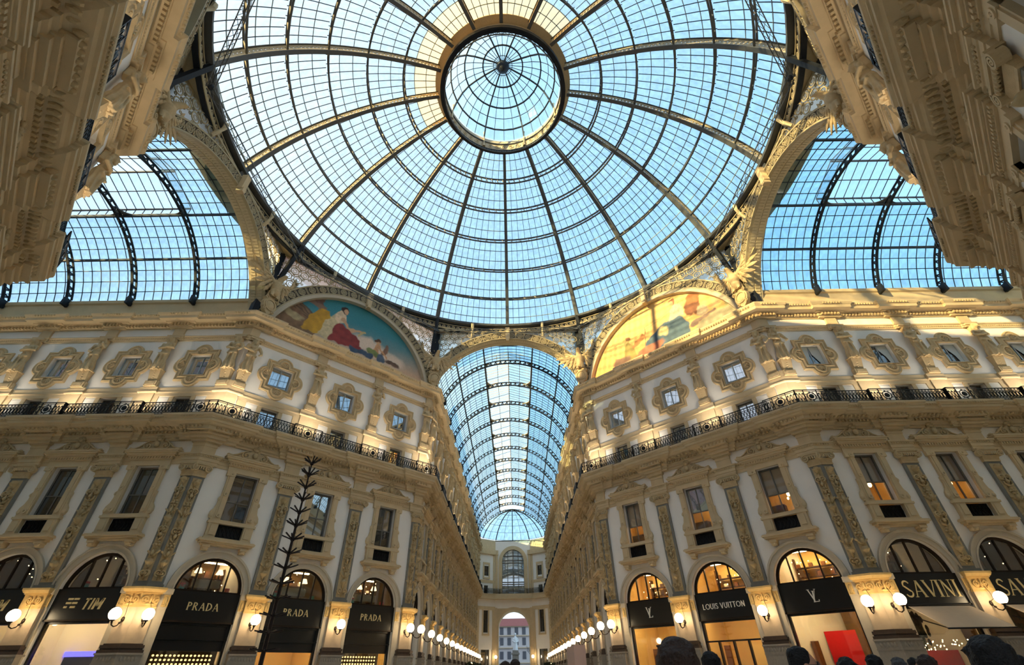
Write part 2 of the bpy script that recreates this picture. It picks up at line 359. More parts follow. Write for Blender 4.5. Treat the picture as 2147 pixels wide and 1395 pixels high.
# ------------------------------------------------------------------ mouldings swept round the whole run of walls
def run_path(pts, ints, e):
    """plan polyline with the breaks forward over the pilasters; the room is on the right-hand side of travel"""
    P = [Vector(p) for p in pts]; n = len(P)-1; outp = []
    dirs = [(P[i+1]-P[i]).normalized() for i in range(n)]; nor = [Vector((d.y, -d.x)) for d in dirs]
    for i in range(n):
        L = (P[i+1]-P[i]).length; d, nn = dirs[i], nor[i]
        if i == 0: outp.append(P[0])
        else:
            mm = (nor[i-1]+nn); mm = mm/(1+nor[i-1].dot(nn)); outp.append(P[i]+mm*e)
        for s0, s1 in ints[i]:
            if s0 > 0: outp += [P[i]+d*s0, P[i]+d*s0+nn*e]
            if s1 < L: outp += [P[i]+d*s1+nn*e, P[i]+d*s1]
    outp.append(P[-1]); return outp
def sweep(path, prof, name, mat, kid=None):
    P = path; N = len(P); dirs = [(P[i+1]-P[i]).normalized() for i in range(N-1)]; nor = [Vector((d.y, -d.x)) for d in dirs]
    rings = []
    for i in range(N):
        a = nor[max(0, i-1)]; b = nor[min(N-2, i)]; mm = (a+b)/(1+a.dot(b)) if a.dot(b) > -.99 else a
        rings.append([(P[i].x+mm.x*v, P[i].y+mm.y*v, z) for v, z in prof])
    mb = MB(); mb.loft(rings, closed=False); return part(name, mb, mat, kid)
def ints_for(w, half, ch):
    o_, a_, u0, u1, bays, pils, cl, cr = WALLS[w]
    r = [(p-u0-half, p-u0+half) for p in sorted(pils)]
    if cl: r = [(0, ch)] + r
    if cr: r = r + [(u1-u0-ch, u1-u0)]
    return [x for x in r if x[0] < u1-u0 and x[1] <= u1-u0+.01]
RUNS = [
 ([(-AA-ALEN, HW), K1, K2, (-HW, AA+NLEN)], ['wall_west_arm', 'wall_north_west', 'wall_north_arm_west']),
 ([(HW, AA+NLEN), K3, K4, (AA+ALEN, HW)], ['wall_north_arm_east', 'wall_north_east', 'wall_east_arm']),
 ([(-HW, -45), K7, K0, (-AA-ALEN, -HW)], [None, 'wall_south_west', None]),
 ([(AA+ALEN, -HW), K5, K6, (HW, -45)], [None, 'wall_south_east', None]),
]
CORN = [(0, 22.6), (.06, 22.6), (.06, 22.70), (.13, 22.73), (.13, 22.95), (.3, 22.97), (.32, 23.03), (.66, 23.05), (.68, 23.27), (.72, 23.3), (.82, 23.46), (.82, 23.56), (-.3, 23.62)]
MOULD = [(0, 21.5), (.06, 21.5), (.06, 21.62), (.09, 21.63), (.09, 21.76), (.16, 21.82), (.16, 21.9), (0, 21.92)]
BANDP = [(0, 17.14), (.05, 17.14), (.09, 17.2), (.09, 17.27), (.05, 17.29), (.05, 17.58), (0, 17.62)]
SLAB = [(0, 13.68), (.1, 13.68), (.1, 13.8), (.2, 13.86), (.2, 14.0), (.3, 14.06), (.3, 14.2), (.4, 14.26), (.8, 14.44), (.86, 14.54), (.95, 14.58), (.95, 14.74), (1.0, 14.76), (1.0, 14.82), (1.08, 14.92), (1.08, 15.04), (0, 15.04)]
ARCH = [(0, 12.2), (.05, 12.2), (.05, 12.38), (.08, 12.4), (.08, 12.58), (.11, 12.6), (.13, 12.7), (.2, 12.74), (.2, 12.82), (0, 12.84)]
ntrim = 0
for pts, ws in RUNS:
    for prof, half, ch, e, mat in ((CORN, .75, 1.15, .2, 'stone'), (MOULD, .45, .8, .12, 'stone'), (BANDP, .55, .85, .14, 'stone'), (SLAB, 1.0, 1.5, .2, 'stone'), (ARCH, .62, .95, .14, 'stone')):
        ints = [ints_for(w, half, ch) if w else [(0, 0)] for w in ws]
        for i, w in enumerate(ws):
            if w is None:
                L = math.dist(pts[i], pts[i+1]); ints[i] = [(L-ch, L)] if i == 0 else [(0, ch)]
        ntrim += 1
        prof = [(-.4, prof[0][1])] + prof + [(-.4, prof[-1][1])]
        struct(sweep(run_path(pts, ints, e), prof, 'trim_%d' % ntrim, mat))
ATT = [(.14, 23.5), (.14, 23.74), (.08, 23.78), (.08, 25.06), (.2, 25.16), (.2, 25.42), (-.8, 25.42)]
for P, Q in (((-AA-ALEN, HW), K1), (K4, (AA+ALEN, HW)), (K2, (-HW, AA+NLEN)), ((HW, AA+NLEN), K3), (K0, (-AA-ALEN, -HW)), ((AA+ALEN, -HW), K5), ((-HW, -45), K7), (K6, (HW, -45))):
    ntrim += 1; struct(sweep([Vector(P), Vector(Q)], ATT, 'trim_%d' % ntrim, 'stone'))

# ------------------------------------------------------------------ shared facade meshes (bay centre at u = 0)
def arc(r, z0, a0=0, a1=180, n=24, cu=0): return [(cu+r*math.cos(math.radians(a0+(a1-a0)*i/n)), z0+r*math.sin(math.radians(a0+(a1-a0)*i/n))) for i in range(n+1)]
ME = {}
mb = MB(); mb.strip(arc(AW, ZS), arc(2.13, ZS), 0, .08); mb.strip(arc(AW, ZS), arc(1.84, ZS), .08, .12); mb.strip(arc(2.03, ZS), arc(2.13, ZS), .08, .15)
ME['archivolt'] = mb.mesh('archivolt', 'pale')
# first-floor window surround
mb = MB()
for s in (-1, 1):
    mb.box(s*FW, s*1.12, 0, .14, 9.27, 12.1); mb.box(s*(FW+.06), s*1.02, .14, .18, 9.4, 11.9)
    mb.box(s*FW, s*1.26, 0, .22, 8.3, 9.05); mb.box(s*(FW+.1), s*1.12, .22, .26, 8.4, 8.95)
    mb.plate([(s*1.12, 10.6), (s*1.2, 10.55), (s*1.18, 10.2), (s*1.24, 9.9), (s*1.38, 9.7), (s*1.42, 9.5), (s*1.34, 9.3), (s*1.12, 9.27)], 0, .12)
    mb.ell((s*1.3, -.13, 9.48), (.12, .05, .12)); mb.ell((s*1.18, -.13, 10.42), (.07, .05, .1))
    mb.box(s*FW, s*1.24, 0, .2, 11.85, 12.1)
    for z in (11.97, 10.75, 9.5): mb.ringflat(s*.92, z, .06, .13, .18, .23, 12); mb.ell((s*.92, -.2, z), (.05, .05, .05), 6, 4)
mb.box(-1.35, 1.35, 0, .26, 9.05, 9.17); mb.box(-1.28, 1.28, 0, .2, 9.17, 9.27)
mb.box(-1.24, 1.24, 0, .14, 12.1, 12.45); mb.box(-1.3, 1.3, 0, .2, 12.45, 12.62)
for i in range(16): mb.box(-1.28+i*.165, -1.19+i*.165, .2, .26, 12.5, 12.62)
ME['surround'] = mb.mesh('window_surround', 'stone')
mb = MB()
for a, b, c, d in ((1.4, .3, 12.62, 12.7), (1.5, .36, 12.7, 12.84), (1.62, .44, 12.84, 12.94), (1.68, .48, 12.94, 13.02)): mb.box(-a, a, 0, b, c, d)
ME['hood'] = mb.mesh('window_hood', 'stone')
mb = MB()
prof = [(-1.6, 13.02), (1.6, 13.02), (1.62, 13.14), (1.5, 13.2), (1.25, 13.17), (1.0, 13.3), (.75, 13.52), (.5, 13.6), (.3, 13.58), (.2, 13.72), (.24, 13.85), (.1, 13.95), (-.1, 13.95), (-.24, 13.85), (-.2, 13.72), (-.3, 13.58), (-.5, 13.6), (-.75, 13.52), (-1.0, 13.3), (-1.25, 13.17), (-1.5, 13.2), (-1.62, 13.14)]
mb.plate(prof, .05, .2)
for s in (-1, 1):
    mb.spiral(s*.55, 13.3, .27, .05, 1.6, PI/2, .2, .09, -s, t=.07); mb.tube([(s*.8, -.22, 13.44), (s*1.05, -.22, 13.24), (s*1.3, -.22, 13.13), (s*1.52, -.22, 13.12)], [.06, .05, .05, .07], 6)
    mb.ell((s*1.55, -.22, 13.12), (.1, .08, .09)); mb.ell((s*.55, -.24, 13.3), (.07, .06, .07))
mb.ell((0, -.26, 13.4), (.17, .12, .2)); mb.ell((0, -.2, 13.72), (.15, .1, .12))
for k in range(7): a = PI*(k+.5)/7; mb.ell((.2*math.cos(a), -.22, 13.76+.16*math.sin(a)), (.05, .06, .1), 6, 4, Matrix.Rotation(a-PI/2, 3, 'Y').transposed())
ME['pediment'] = mb.mesh('window_pediment', 'stone2', True)
mb = MB()
for a, b, c, d in ((1.32, .3, 7.84, 7.94), (1.45, .42, 7.94, 8.04), (1.55, .5, 8.04, 8.14), (1.5, .46, 8.14, 8.18), (1.3, .24, 8.18, 8.3)): mb.box(-a, a, 0, b, c, d)
for s in (-1, 1):
    mb.box(s*.82, s*1.22, 0, .4, 7.72, 7.84); mb.box(s*.86, s*1.18, 0, .32, 7.56, 7.72); mb.ell((s*1.02, -.3, 7.66), (.16, .1, .1))
ME['sill'] = mb.mesh('window_sill', 'stone')
mb = MB(); mb.box(-FW, FW, -.12, -.06, 8.3, 9.05)
for i in range(7):
    u = -FW+.1+i*.207; mb.ringflat(u, 8.68, .06, .085, -.06, -.02, 10, 2.6)
    mb.ringflat(u, 8.42, .04, .06, -.06, -.02, 8); mb.ringflat(u, 8.94, .04, .06, -.06, -.02, 8)
ME['grille'] = mb.mesh('window_grille', 'rail')
# first-floor window: frame and panes
mb = MB(); d0, d1 = -.34, -.26
for u in (-FW, FW-.09): mb.box(u, u+.09, d0, d1, 9.27, 12.1)
mb.box(-FW, FW, d0, d1, 9.27, 9.36); mb.box(-FW, FW, d0, d1, 12.0, 12.1); mb.box(-.03, .03, d0, d1, 9.27, 12.1); mb.box(-FW, FW, d0, d1, 10.42, 10.48)
ME['wframe'] = mb.mesh('frame', 'frame')
def rectmesh(name, mat, hw, z0, z1, v, t=.02):
    b = MB(); b.box(-hw, hw, v-t, v, z0, z1); return b.mesh(name, mat)
for k, mt in (('pane', 'pane'), ('paneb', 'paneb'), ('panem', 'panem'), ('clear', 'clear')):
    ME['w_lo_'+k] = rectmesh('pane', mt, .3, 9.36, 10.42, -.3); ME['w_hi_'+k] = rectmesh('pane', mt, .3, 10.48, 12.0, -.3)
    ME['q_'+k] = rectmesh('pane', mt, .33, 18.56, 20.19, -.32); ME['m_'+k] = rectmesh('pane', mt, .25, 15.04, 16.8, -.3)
ME['w_back'] = rectmesh('pane', 'pane', FW, 9.27, 12.1, -.36)
mb = MB()
for u in (-QW, QW-.07, -.035): mb.box(u, u+.07, -.36, -.28, 18.5, 20.25)
for z in (18.5, 20.18): mb.box(-QW, QW, -.36, -.28, z, z+.07)
mb.box(-QW, QW, -.3, -.26, 18.78, 18.82)
ME['qframe'] = mb.mesh('frame', 'shutterw')
mb = MB()
for u in (-MW_, MW_-.06, -.03): mb.box(u, u+.06, -.34, -.27, 15.04, 16.85)
mb.box(-MW_, MW_, -.34, -.27, 16.79, 16.85)
ME['mframe'] = mb.mesh('frame', 'frame')
# quatrefoil surround
def qoutline(a, r, off, n=10):
    """square of half side a with a round lobe of radius r in the middle of each side, grown by off"""
    pts = []; a2 = a+off; rr = r+off
    for k in range(4):
        c, s = math.cos(k*PI/2), math.sin(k*PI/2); loc = []
        th = math.acos(min(1, max(-1, (a2-a)/rr))) if rr > 0 else 0
        loc.append((a2, -a2))
        for i in range(n+1):
            t = -th+2*th*i/n; loc.append((a+rr*math.cos(t), rr*math.sin(t)))
        pts += [(c*x-s*y, s*x+c*y) for x, y in loc]
    return pts
mb = MB(); ZQ = 19.375
lv = [(.20, 0), (.20, .1), (.12, .16), (.06, .1), (0, .1), (-.06, .17), (-.12, .17), (-.16, .08)]
rings = []
for off, v in lv: rings.append([(x, -v, ZQ+y*1.06) for x, y in qoutline(1.0, .44, off)])
mb.loft(rings)
inner = rings[-1]; sq = []
npt = 12
for k in range(4):
    c, s = math.cos(k*PI/2), math.sin(k*PI/2)
    for i in range(npt):
        y = -.78+1.56*(0 if i == 0 else (i-1)/(npt-2)*.999); x = .78
        sq.append((c*x-s*y, -.08, ZQ+(s*x+c*y)*1.13))
mb.loft([inner, sq]); mb.loft([sq, [(x, -.16, z) for x, y, z in sq]]); sq2 = [(x*.963, -.16, ZQ+(z-ZQ)*.963) for x, y, z in sq]
mb.loft([[(x, -.16, z) for x, y, z in sq], sq2]); mb.loft([sq2, [(x, .02, z) for x, y, z in sq2]])
for k in range(4):
    c, s = math.cos(k*PI/2), math.sin(k*PI/2)
    for j in range(5):
        t = -1.1+2.2*j/4; x0, y0 = .86, 0; x1, y1 = 1.0+.24*math.cos(t), .3*math.sin(t)
        P0 = (c*x0-s*y0, -.1, ZQ+(s*x0+c*y0)*1.06); P1 = (c*x1-s*y1, -.12, ZQ+(s*x1+c*y1)*1.06)
        mb.tube([P0, P1], [.02, .05], 5)
ME['quatre'] = mb.mesh('window_surround', 'stone2')
# mezzanine storey under the quatrefoils: window trim and blank panels
mb = MB()
for s in (-1, 1):
    mb.box(s*MW_, s*.86, 0, .07, 15.04, 16.86); mb.box(s*1.62, s*2.2, 0, .05, 15.04, 16.92)
mb.box(-2.2, 2.2, 0, .06, 16.92, 17.14); mb.box(-.86, .86, 0, .1, 16.86, 16.96)
ME['mtrim'] = mb.mesh('storey_trim', 'stone')
mb = MB(); mb.box(-.33, .33, 0, .03, 15.2, 16.8); ME['mpanel'] = mb.mesh('panel', 'plaster')

# pilaster pieces; kind 'M' middle, 'L' wall begins at a corner here, 'R' wall ends at a corner here
def pp(kind, w, v):
    if kind == 'M': return [(-w/2, -.02), (w/2, -.02), (w/2, v), (-w/2, v)]
    if kind == 'L': return [(0, -.02), (w, -.02), (w, v), (-T22*v, v)]
    return [(-w, -.02), (0, -.02), (T22*v, v), (-w, v)]
def relief(u0, u1, z0, z1, v, seed):
    rd = random.Random(seed); mb = MB(); c = (u0+u1)/2; h = (u1-u0)/2
    mb.tube([(c, -v, z0), (c, -v-.03, z1)], .05, 6); z = z0+.15; k = 0
    while z < z1-.3:
        t = k % 5; s = h*rd.uniform(.75, 1)
        if t == 0:
            for q in (-1, 1): mb.spiral(c+q*s*.5, z+.16, .17, .03, 1.4, -PI/2, v, .07, q, 16, .07); mb.ell((c+q*s*.5, -v-.05, z+.16), (.05, .05, .05), 6, 4)
            dz = .42
        elif t == 1:
            mb.lathe([(.02, 0), (.1, .02), (.06, .08), (.16, .2), (.2, .3), (.12, .36), (.14, .42)], 8, (c, -v, z)); dz = .5
        elif t == 2:
            for q in (-1, 1):
                for j in range(3): mb.ell((c+q*(.1+.09*j), -v-.03, z+.1+.08*j), (.1, .05, .05), 6, 4, Matrix.Rotation(-q*.8, 3, 'Y'))
            mb.ell((c, -v-.06, z+.2), (.08, .06, .14), 6, 5); dz = .4
        elif t == 3:
            for j in range(6): a = 2*PI*j/6; mb.ell((c+.15*math.cos(a), -v-.03, z+.2+.15*math.sin(a)), (.07, .05, .07), 6, 4)
            mb.ell((c, -v-.06, z+.2), (.08, .06, .08), 6, 4); dz = .42
        else:
            for q in (-1, 1): mb.tube([(c, -v-.03, z), (c+q*s*.6, -v-.05, z+.12), (c+q*s*.8, -v-.04, z+.3), (c+q*s*.4, -v-.04, z+.36)], [.05, .05, .04, .02], 5)
            mb.ell((c, -v-.05, z+.3), (.1, .06, .12), 6, 5); dz = .45
        z += dz*rd.uniform(.9, 1.1); k += 1
    return mb
def sp(mb, kind, w, v, z0, z1, v2=None, w2=None): return mb.prism(pp(kind, w, v), z0, z1, pp(kind, w2 or w, v2 or v))
PM = {}
for kd, d in (('M', 1.0), ('L', .6), ('R', .6)):
    ww = (lambda x: x) if kd == 'M' else (lambda x: x/2+.16)
    mid = 0 if kd == 'M' else (.34 if kd == 'L' else -.34)
    b = MB(); sp(b, kd, ww(1.42), .46, FLOOR, 2.28); PM['plinth', kd] = b.mesh('plinth', 'plinth')
    b = MB(); sp(b, kd, ww(1.46), .48, 2.28, 2.34); sp(b, kd, ww(1.42), .45, 2.34, 2.66); sp(b, kd, ww(1.48), .5, 2.66, 2.74)
    n = 9 if kd == 'M' else 5
    for i in range(n):
        u = mid + (i-(n-1)/2)*.15; b.ell((u, -.45, 2.5), (.06, .04, .1), 6, 4)
    PM['pband', kd] = b.mesh('plinth_band', 'plinth')
    b = MB(); sp(b, kd, ww(1.4), .45, 2.74, 2.86); sp(b, kd, ww(1.28), .38, 2.86, 2.93); sp(b, kd, ww(1.34), .41, 2.93, 3.06); sp(b, kd, ww(1.2), .32, 3.06, 3.12)
    PM['pbase', kd] = b.mesh('pier_base', 'darkstone')
    b = MB(); sp(b, kd, ww(1.08), .26, 3.12, 4.66); PM['pshaft', kd] = b.mesh('pier_shaft', 'shaft')
    b = MB(); sp(b, kd, ww(1.12), .29, 4.64, 4.7); sp(b, kd, ww(1.08), .27, 4.7, 5.26); sp(b, kd, ww(1.18), .34, 5.26, 5.34); sp(b, kd, ww(1.3), .42, 5.34, 5.46, .5, ww(1.4)); sp(b, kd, ww(1.4), .5, 5.46, 5.55)
    for q in (-1, 1):
        b.spiral(mid+q*.22, 5.0, .17, .03, 1.5, -PI/2, .27, .06, q, 16, .06); b.ell((mid+q*.22, -.3, 5.0), (.05, .05, .05), 6, 4)
    b.ell((mid, -.3, 5.02), (.07, .08, .2), 6, 5); b.ell((mid, -.3, 4.8), (.2, .05, .06), 6, 4)
    PM['pcap', kd] = b.mesh('pier_capital', 'capgold')
    b = MB(); sp(b, kd, ww(1.04), .2, 5.55, 5.72); sp(b, kd, ww(.94), .14, 5.72, 11.42)
    PM['shaft', kd] = b.mesh('pilaster', 'grey')
    u0, u1 = (-.33, .33) if kd == 'M' else ((.05, .52) if kd == 'L' else (-.52, -.05))
    b = MB(); b.box(u0, u1, .14, .155, 5.85, 11.3); PM['rpanel', kd] = b.mesh('relief_ground', 'relief')
    for sd_ in (0, 1): PM['relief', kd, sd_] = relief(u0, u1, 5.9, 11.25, .15, 11+sd_*7+ord(kd)).mesh('relief', 'relief', True)
    b = MB(); sp(b, kd, ww(1.0), .18, 11.42, 11.52); sp(b, kd, ww(.96), .16, 11.52, 11.8, .24, ww(1.04)); sp(b, kd, ww(1.36), .34, 12.1, 12.2); sp(b, kd, ww(1.1), .3, 11.98, 12.1)
    vol = (-.58, .58) if kd == 'M' else ((.62,) if kd == 'L' else (-.62,))
    if kd != 'M': vol = vol + ((-.05,) if kd == 'L' else (.05,))
    for u in vol:
        q = 1 if u > mid else -1
        b.spiral(u, 11.9, .2, .03, 2, PI/2, .22, .07, -q, 26, .14); b.ell((u, -.3, 11.9), (.07, .08, .07), 8, 5); b.ringflat(u, 11.9, .01, .19, .1, .24, 14)
    for i in range(7 if kd == 'M' else 5): b.ell((mid+(i-(3 if kd == 'M' else 2))*.13, -.3, 11.9), (.055, .06, .1), 6, 4)
    PM['cap', kd] = b.mesh('pilaster_capital', 'stone2')
    b = MB(); sp(b, kd, ww(1.0), .14, 12.82, 13.3); sp(b, kd, ww(1.04), .17, 13.3, 13.7)
    sp(b, kd, ww(1.2), .24, 13.5, 13.56); sp(b, kd, ww(1.3), .34, 13.56, 13.75); sp(b, kd, ww(1.5), .5, 13.75, 13.95); sp(b, kd, ww(1.64), .62, 13.95, 14.15); sp(b, kd, ww(1.7), .85, 14.15, 14.5)
    PM['block', kd] = b.mesh('entablature_block', 'stone')
    b = MB(); sp(b, kd, ww(1.0), .14, 15.04, 17.14); PM['mpil', kd] = b.mesh('storey_pilaster', 'stone')
    b = MB(); sp(b, kd, ww(.8), .14, 21.9, 22.6); sp(b, kd, ww(.86), .18, 17.6, 18.05); PM['ublock', kd] = b.mesh('frieze_block', 'stone')
def jamb(w_):
    b = MB()
    for q in (-1, 1):
        a = q*AW; c = q*(AW+w_)
        b.box(a, c, 0, .1, FLOOR, 4.66); b.box(a, c, 0, .14, 4.66, 5.3); b.box(a-q*.04, c, 0, .22, 5.3, 5.55)
    return b
ME['jambA'] = jamb(.42).mesh('jamb', 'pale'); ME['jambD'] = jamb(.5).mesh('jamb', 'pale')
mb = MB()
for q in (-1, 1): mb.box(q*AW, q*(AW+.3), .1, .15, 4.72, 5.26); mb.ell((q*(AW+.17), -.15, 5.0), (.1, .05, .2), 6, 5); mb.ell((q*(AW+.17), -.15, 4.8), (.13, .04, .07), 6, 4)
ME['jambcap'] = mb.mesh('jamb_capital', 'capgold')

def dentils(w, z0, z1, v0, v1, step, wd, half, ch, e, mat='stone2', round_=False):
    o_, a_, u0, u1, bays, pils, cl, cr = WALLS[w]; mb = MB(); ii = [(a+u0, b+u0) for a, b in ints_for(w, half, ch)]
    n = int((u1-u0)/step)
    for i in range(n):
        u = u0+(i+.5)*(u1-u0)/n; ex = e if any(a <= u <= b for a, b in ii) else 0
        if round_: mb.ell((u, -(v0+v1)/2-ex, (z0+z1)/2), (wd/2, (v1-v0)/2, (z1-z0)/2), 6, 4)
        else: mb.box(u-wd/2, u+wd/2, v0+ex, v1+ex, z0, z1)
    return mb
# ------------------------------------------------------------------ walls dressed bay by bay
nwin = 0
LIT = {'wall_north_east', 'wall_east_arm'}
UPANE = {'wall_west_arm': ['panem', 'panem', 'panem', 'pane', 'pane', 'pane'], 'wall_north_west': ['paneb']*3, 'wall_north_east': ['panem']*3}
def window(name_parts, w, M):
    global nwin; nwin += 1
    o = struct(empty('window_%d' % nwin, wallM(w) @ M))
    for nm, me, du in name_parts: ob(nm, me, o, T(du))
    return o
for w, (o_, a_, u0, u1, bays, pils, cl, cr) in WALLS.items():
    W = WOBJ[w]; far = 'north_arm' in w; south = 'south' in w
    for bi, c in enumerate(bays):
        M = T(c)
        for k in ('archivolt', 'jambD' if len(bays) == 3 else 'jambA', 'jambcap', 'mtrim', 'sill'): ob(ME[k].name, ME[k], W, M)
        sr = ob('window_surround', ME['surround'], W, M); hd = ob('window_hood', ME['hood'], W, M); ob('window_pediment', ME['pediment'], hd)
        ob('window_surround', ME['quatre'], W, M); ob('window_grille', ME['grille'], W, M)
        for s in (-1, 1): ob('panel', ME['mpanel'], W, T(c+s*1.24))
        lit = w in LIT and bi < 3
        if far or south: pl = [('frame', ME['wframe'], 0), ('pane', ME['w_back'], 0)]
        else:
            kk = 'clear' if lit else 'pane'
            pl = [('frame', ME['wframe'], 0)] + [('pane', ME['w_%s_%s' % (h, kk)], s*.33) for h in ('lo', 'hi') for s in (-1, 1)]
        if w == 'wall_north_west' and bi == 1: pl = [('frame', ME['wframe'], 0)] + [('pane', ME['w_%s_paneb' % h], s*.33) for h in ('lo', 'hi') for s in (-1, 1)]
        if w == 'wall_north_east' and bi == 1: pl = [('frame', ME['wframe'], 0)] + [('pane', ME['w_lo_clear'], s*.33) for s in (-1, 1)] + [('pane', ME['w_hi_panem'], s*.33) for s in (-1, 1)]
        wo = window(pl, w, M)
        if lit:
            if not (w == 'wall_north_east' and bi == 1): part('blind', MB().box(-FW, FW, -.42, -.38, 10.44, 12.1), 'blind', wo)
            rb = MB(); rb.add([(-1.6, 2.6, 9), (1.6, 2.6, 9), (1.6, 2.6, 12.4), (-1.6, 2.6, 12.4), (-1.6, .45, 9), (1.6, .45, 9), (1.6, .45, 12.4), (-1.6, .45, 12.4)], [(0, 1, 2, 3), (0, 4, 5, 1), (3, 2, 6, 7), (0, 3, 7, 4), (1, 5, 6, 2)])
            part('room_recess', rb, 'room', wo)
            part('cabinet', MB().box(-1.2, -.2, -1.9, -1.4, 9, 10.1), 'wood', wo); part('picture', MB().box(.15, .8, -2.58, -2.52, 9.9, 10.6), 'leather', wo)
            lb = MB(); lb.ell((.35, 1.1, 10.55), (.1, .1, .14)); lb.ell((.2, 1.3, 10.35), (.06, .06, .08)); lb.ell((-.5, 1.5, 10.9), (.07, .07, .07)); part('lamp_bulb', lb, 'bulb', wo)
        up = UPANE.get(w, ['pane']*20)[bi]
        pl = [('frame', ME['qframe'], 0)] + [('pane', ME['q_'+up], s*.37) for s in (-1, 1)]
        wo = window(pl, w, M)
        if w == 'wall_east_arm':
            for s, (a, b) in ((-1, (.1, .42)), (1, (.08, .6))):
                if bi == 0: part('curtain', MB().plate([(s*.72, 20.2), (s*.05, 20.2), (s*a, 19.6), (s*b, 18.55), (s*.72, 18.55)], -.275, -.262), 'curtain', wo)
                elif s == 1: part('curtain', MB().plate([(.02, 20.2), (.7, 20.2), (.7, 18.55), (.5, 18.55), (.35, 19.3), (.02, 19.9)], -.275, -.262), 'curtain', wo)
        mk = {'wall_north_west': 'paneb', 'wall_north_east': 'panem'}.get(w, 'pane')
        window([('frame', ME['mframe'], 0)] + [('pane', ME['m_'+mk], s*.28) for s in (-1, 1)], w, M)
    spots = [(p, 'M') for p in pils] + ([(u0, 'L')] if cl else []) + ([(u1, 'R')] if cr else [])
    for j, (p, kd) in enumerate(spots):
        M = T(p)
        for k in ('plinth', 'pband', 'pbase', 'pshaft', 'pcap', 'block', 'mpil', 'ublock'): ob(PM[k, kd].name, PM[k, kd], W, M)
        q = ob('pilaster', PM['shaft', kd], W, M); rg = ob('relief_ground', PM['rpanel', kd], q); ob('relief', PM['relief', kd, j % 2], q, Matrix.Translation((0, -.15, 0)) @ Matrix.Diagonal((1.08, 1.8, 1, 1)) @ Matrix.Translation((0, .15, 0)) if kd == 'M' else Matrix.Translation((0, -.15, 0)) @ Matrix.Diagonal((1, 1.8, 1, 1)) @ Matrix.Translation((0, .15, 0))); ob('pilaster_capital', PM['cap', kd], q)
    part('dentil_row', dentils(w, 22.74, 22.94, .13, .27, .24, .13, .75, 1.15, .2), 'stone2', W)
    part('egg_moulding', dentils(w, 23.3, 23.46, .7, .86, .2, .15, .75, 1.15, .2, round_=True), 'stone2', W)
    part('frieze_beads', dentils(w, 21.63, 21.75, .07, .13, .16, .12, .45, .8, .12, round_=True), 'stone2', W)
    part('architrave_beads', dentils(w, 12.62, 12.72, .1, .18, .15, .11, .62, .95, .14, round_=True), 'stone2', W)
    part('soffit_leaves', dentils(w, 14.2, 14.42, .42, .8, .26, .2, 1.0, 1.5, .2, round_=True), 'stone2', W)
    part('soffit_dentils', dentils(w, 14.07, 14.2, .3, .42, .22, .12, 1.0, 1.5, .2), 'stone2', W)
    part('slab_beads', dentils(w, 14.8, 14.92, 1.0, 1.1, .16, .13, 1.0, 1.5, .2, round_=True), 'stone2', W)

# ------------------------------------------------------------------ lettering
GL = {  # strokes in a unit-high box: ('l', x0,y0,x1,y1,w) or ('a', cx,cy,rx,ry,a0,a1,w0,w1); last number = advance
 'serif': {
  'P': ([('l', .1, 0, .1, 1, .13), ('a', .1, .73, .4, .25, -90, 90, .05, .13), ('s', .1, 0, .26), ('s', .1, 1, .2)], .62),
  'R': ([('l', .1, 0, .1, 1, .13), ('a', .1, .74, .38, .24, -90, 90, .05, .13), ('l', .3, .5, .62, 0, .12), ('s', .1, 0, .26), ('s', .62, 0, .2)], .74),
  'A': ([('l', .06, 0, .38, 1, .06), ('l', .38, 1, .7, 0, .14), ('l', .18, .33, .58, .33, .05), ('s', .06, 0, .2), ('s', .7, 0, .24)], .8),
  'D': ([('l', .1, 0, .1, 1, .13), ('a', .1, .5, .58, .48, -90, 90, .05, .14), ('s', .1, 0, .22), ('s', .1, 1, .22)], .8),
  'S': ([('a', .3, .75, .22, .22, 20, 200, .05, .1), ('l', .1, .68, .5, .32, .14), ('a', .3, .25, .24, .23, -160, 20, .05, .1)], .62),
  'V': ([('l', .04, 1, .38, 0, .14), ('l', .38, 0, .7, 1, .05), ('s', .04, 1, .24), ('s', .7, 1, .2)], .74),
  'I': ([('l', .15, 0, .15, 1, .14), ('s', .15, 0, .28), ('s', .15, 1, .28)], .34),
  'N': ([('l', .1, 0, .1, 1, .05), ('l', .1, 1, .62, 0, .14), ('l', .62, 0, .62, 1, .05), ('s', .1, 0, .2), ('s', .62, 1, .2), ('s', .08, 1, .2)], .76),
  'L': ([('l', .1, 0, .1, 1, .12), ('l', .1, .03, .55, .03, .06), ('l', .55, 0, .55, .2, .05), ('s', .1, 1, .28), ('s', .1, 0, .2)], .62),
 },
 'sans': {
  'L': ([('l', .1, 0, .1, 1, .13), ('l', .1, .06, .46, .06, .12)], .54),
  'O': ([('a', .45, .5, .39, .44, 0, 360, .12, .12)], .92),
  'U': ([('l', .1, .36, .1, 1, .13), ('l', .6, .36, .6, 1, .13), ('a', .35, .36, .25, .3, 180, 360, .13, .13)], .74),
  'I': ([('l', .1, 0, .1, 1, .13)], .24),
  'S': ([('a', .26, .74, .19, .2, 10, 215, .12, .12), ('l', .12, .62, .4, .4, .13), ('a', .26, .26, .2, .2, -160, 40, .12, .12)], .56),
  'V': ([('l', .06, 1, .36, 0, .13), ('l', .36, 0, .66, 1, .13)], .74),
  'T': ([('l', .28, 0, .28, 1, .13), ('l', 0, .94, .56, .94, .12)], .6),
  'N': ([('l', .1, 0, .1, 1, .13), ('l', .1, .96, .6, .04, .13), ('l', .6, 0, .6, 1, .13)], .74),
  'M': ([('l', .1, 0, .1, 1, .17), ('l', .1, .95, .42, .3, .15), ('l', .42, .3, .74, .95, .15), ('l', .74, 0, .74, 1, .17)], .9),
 }}
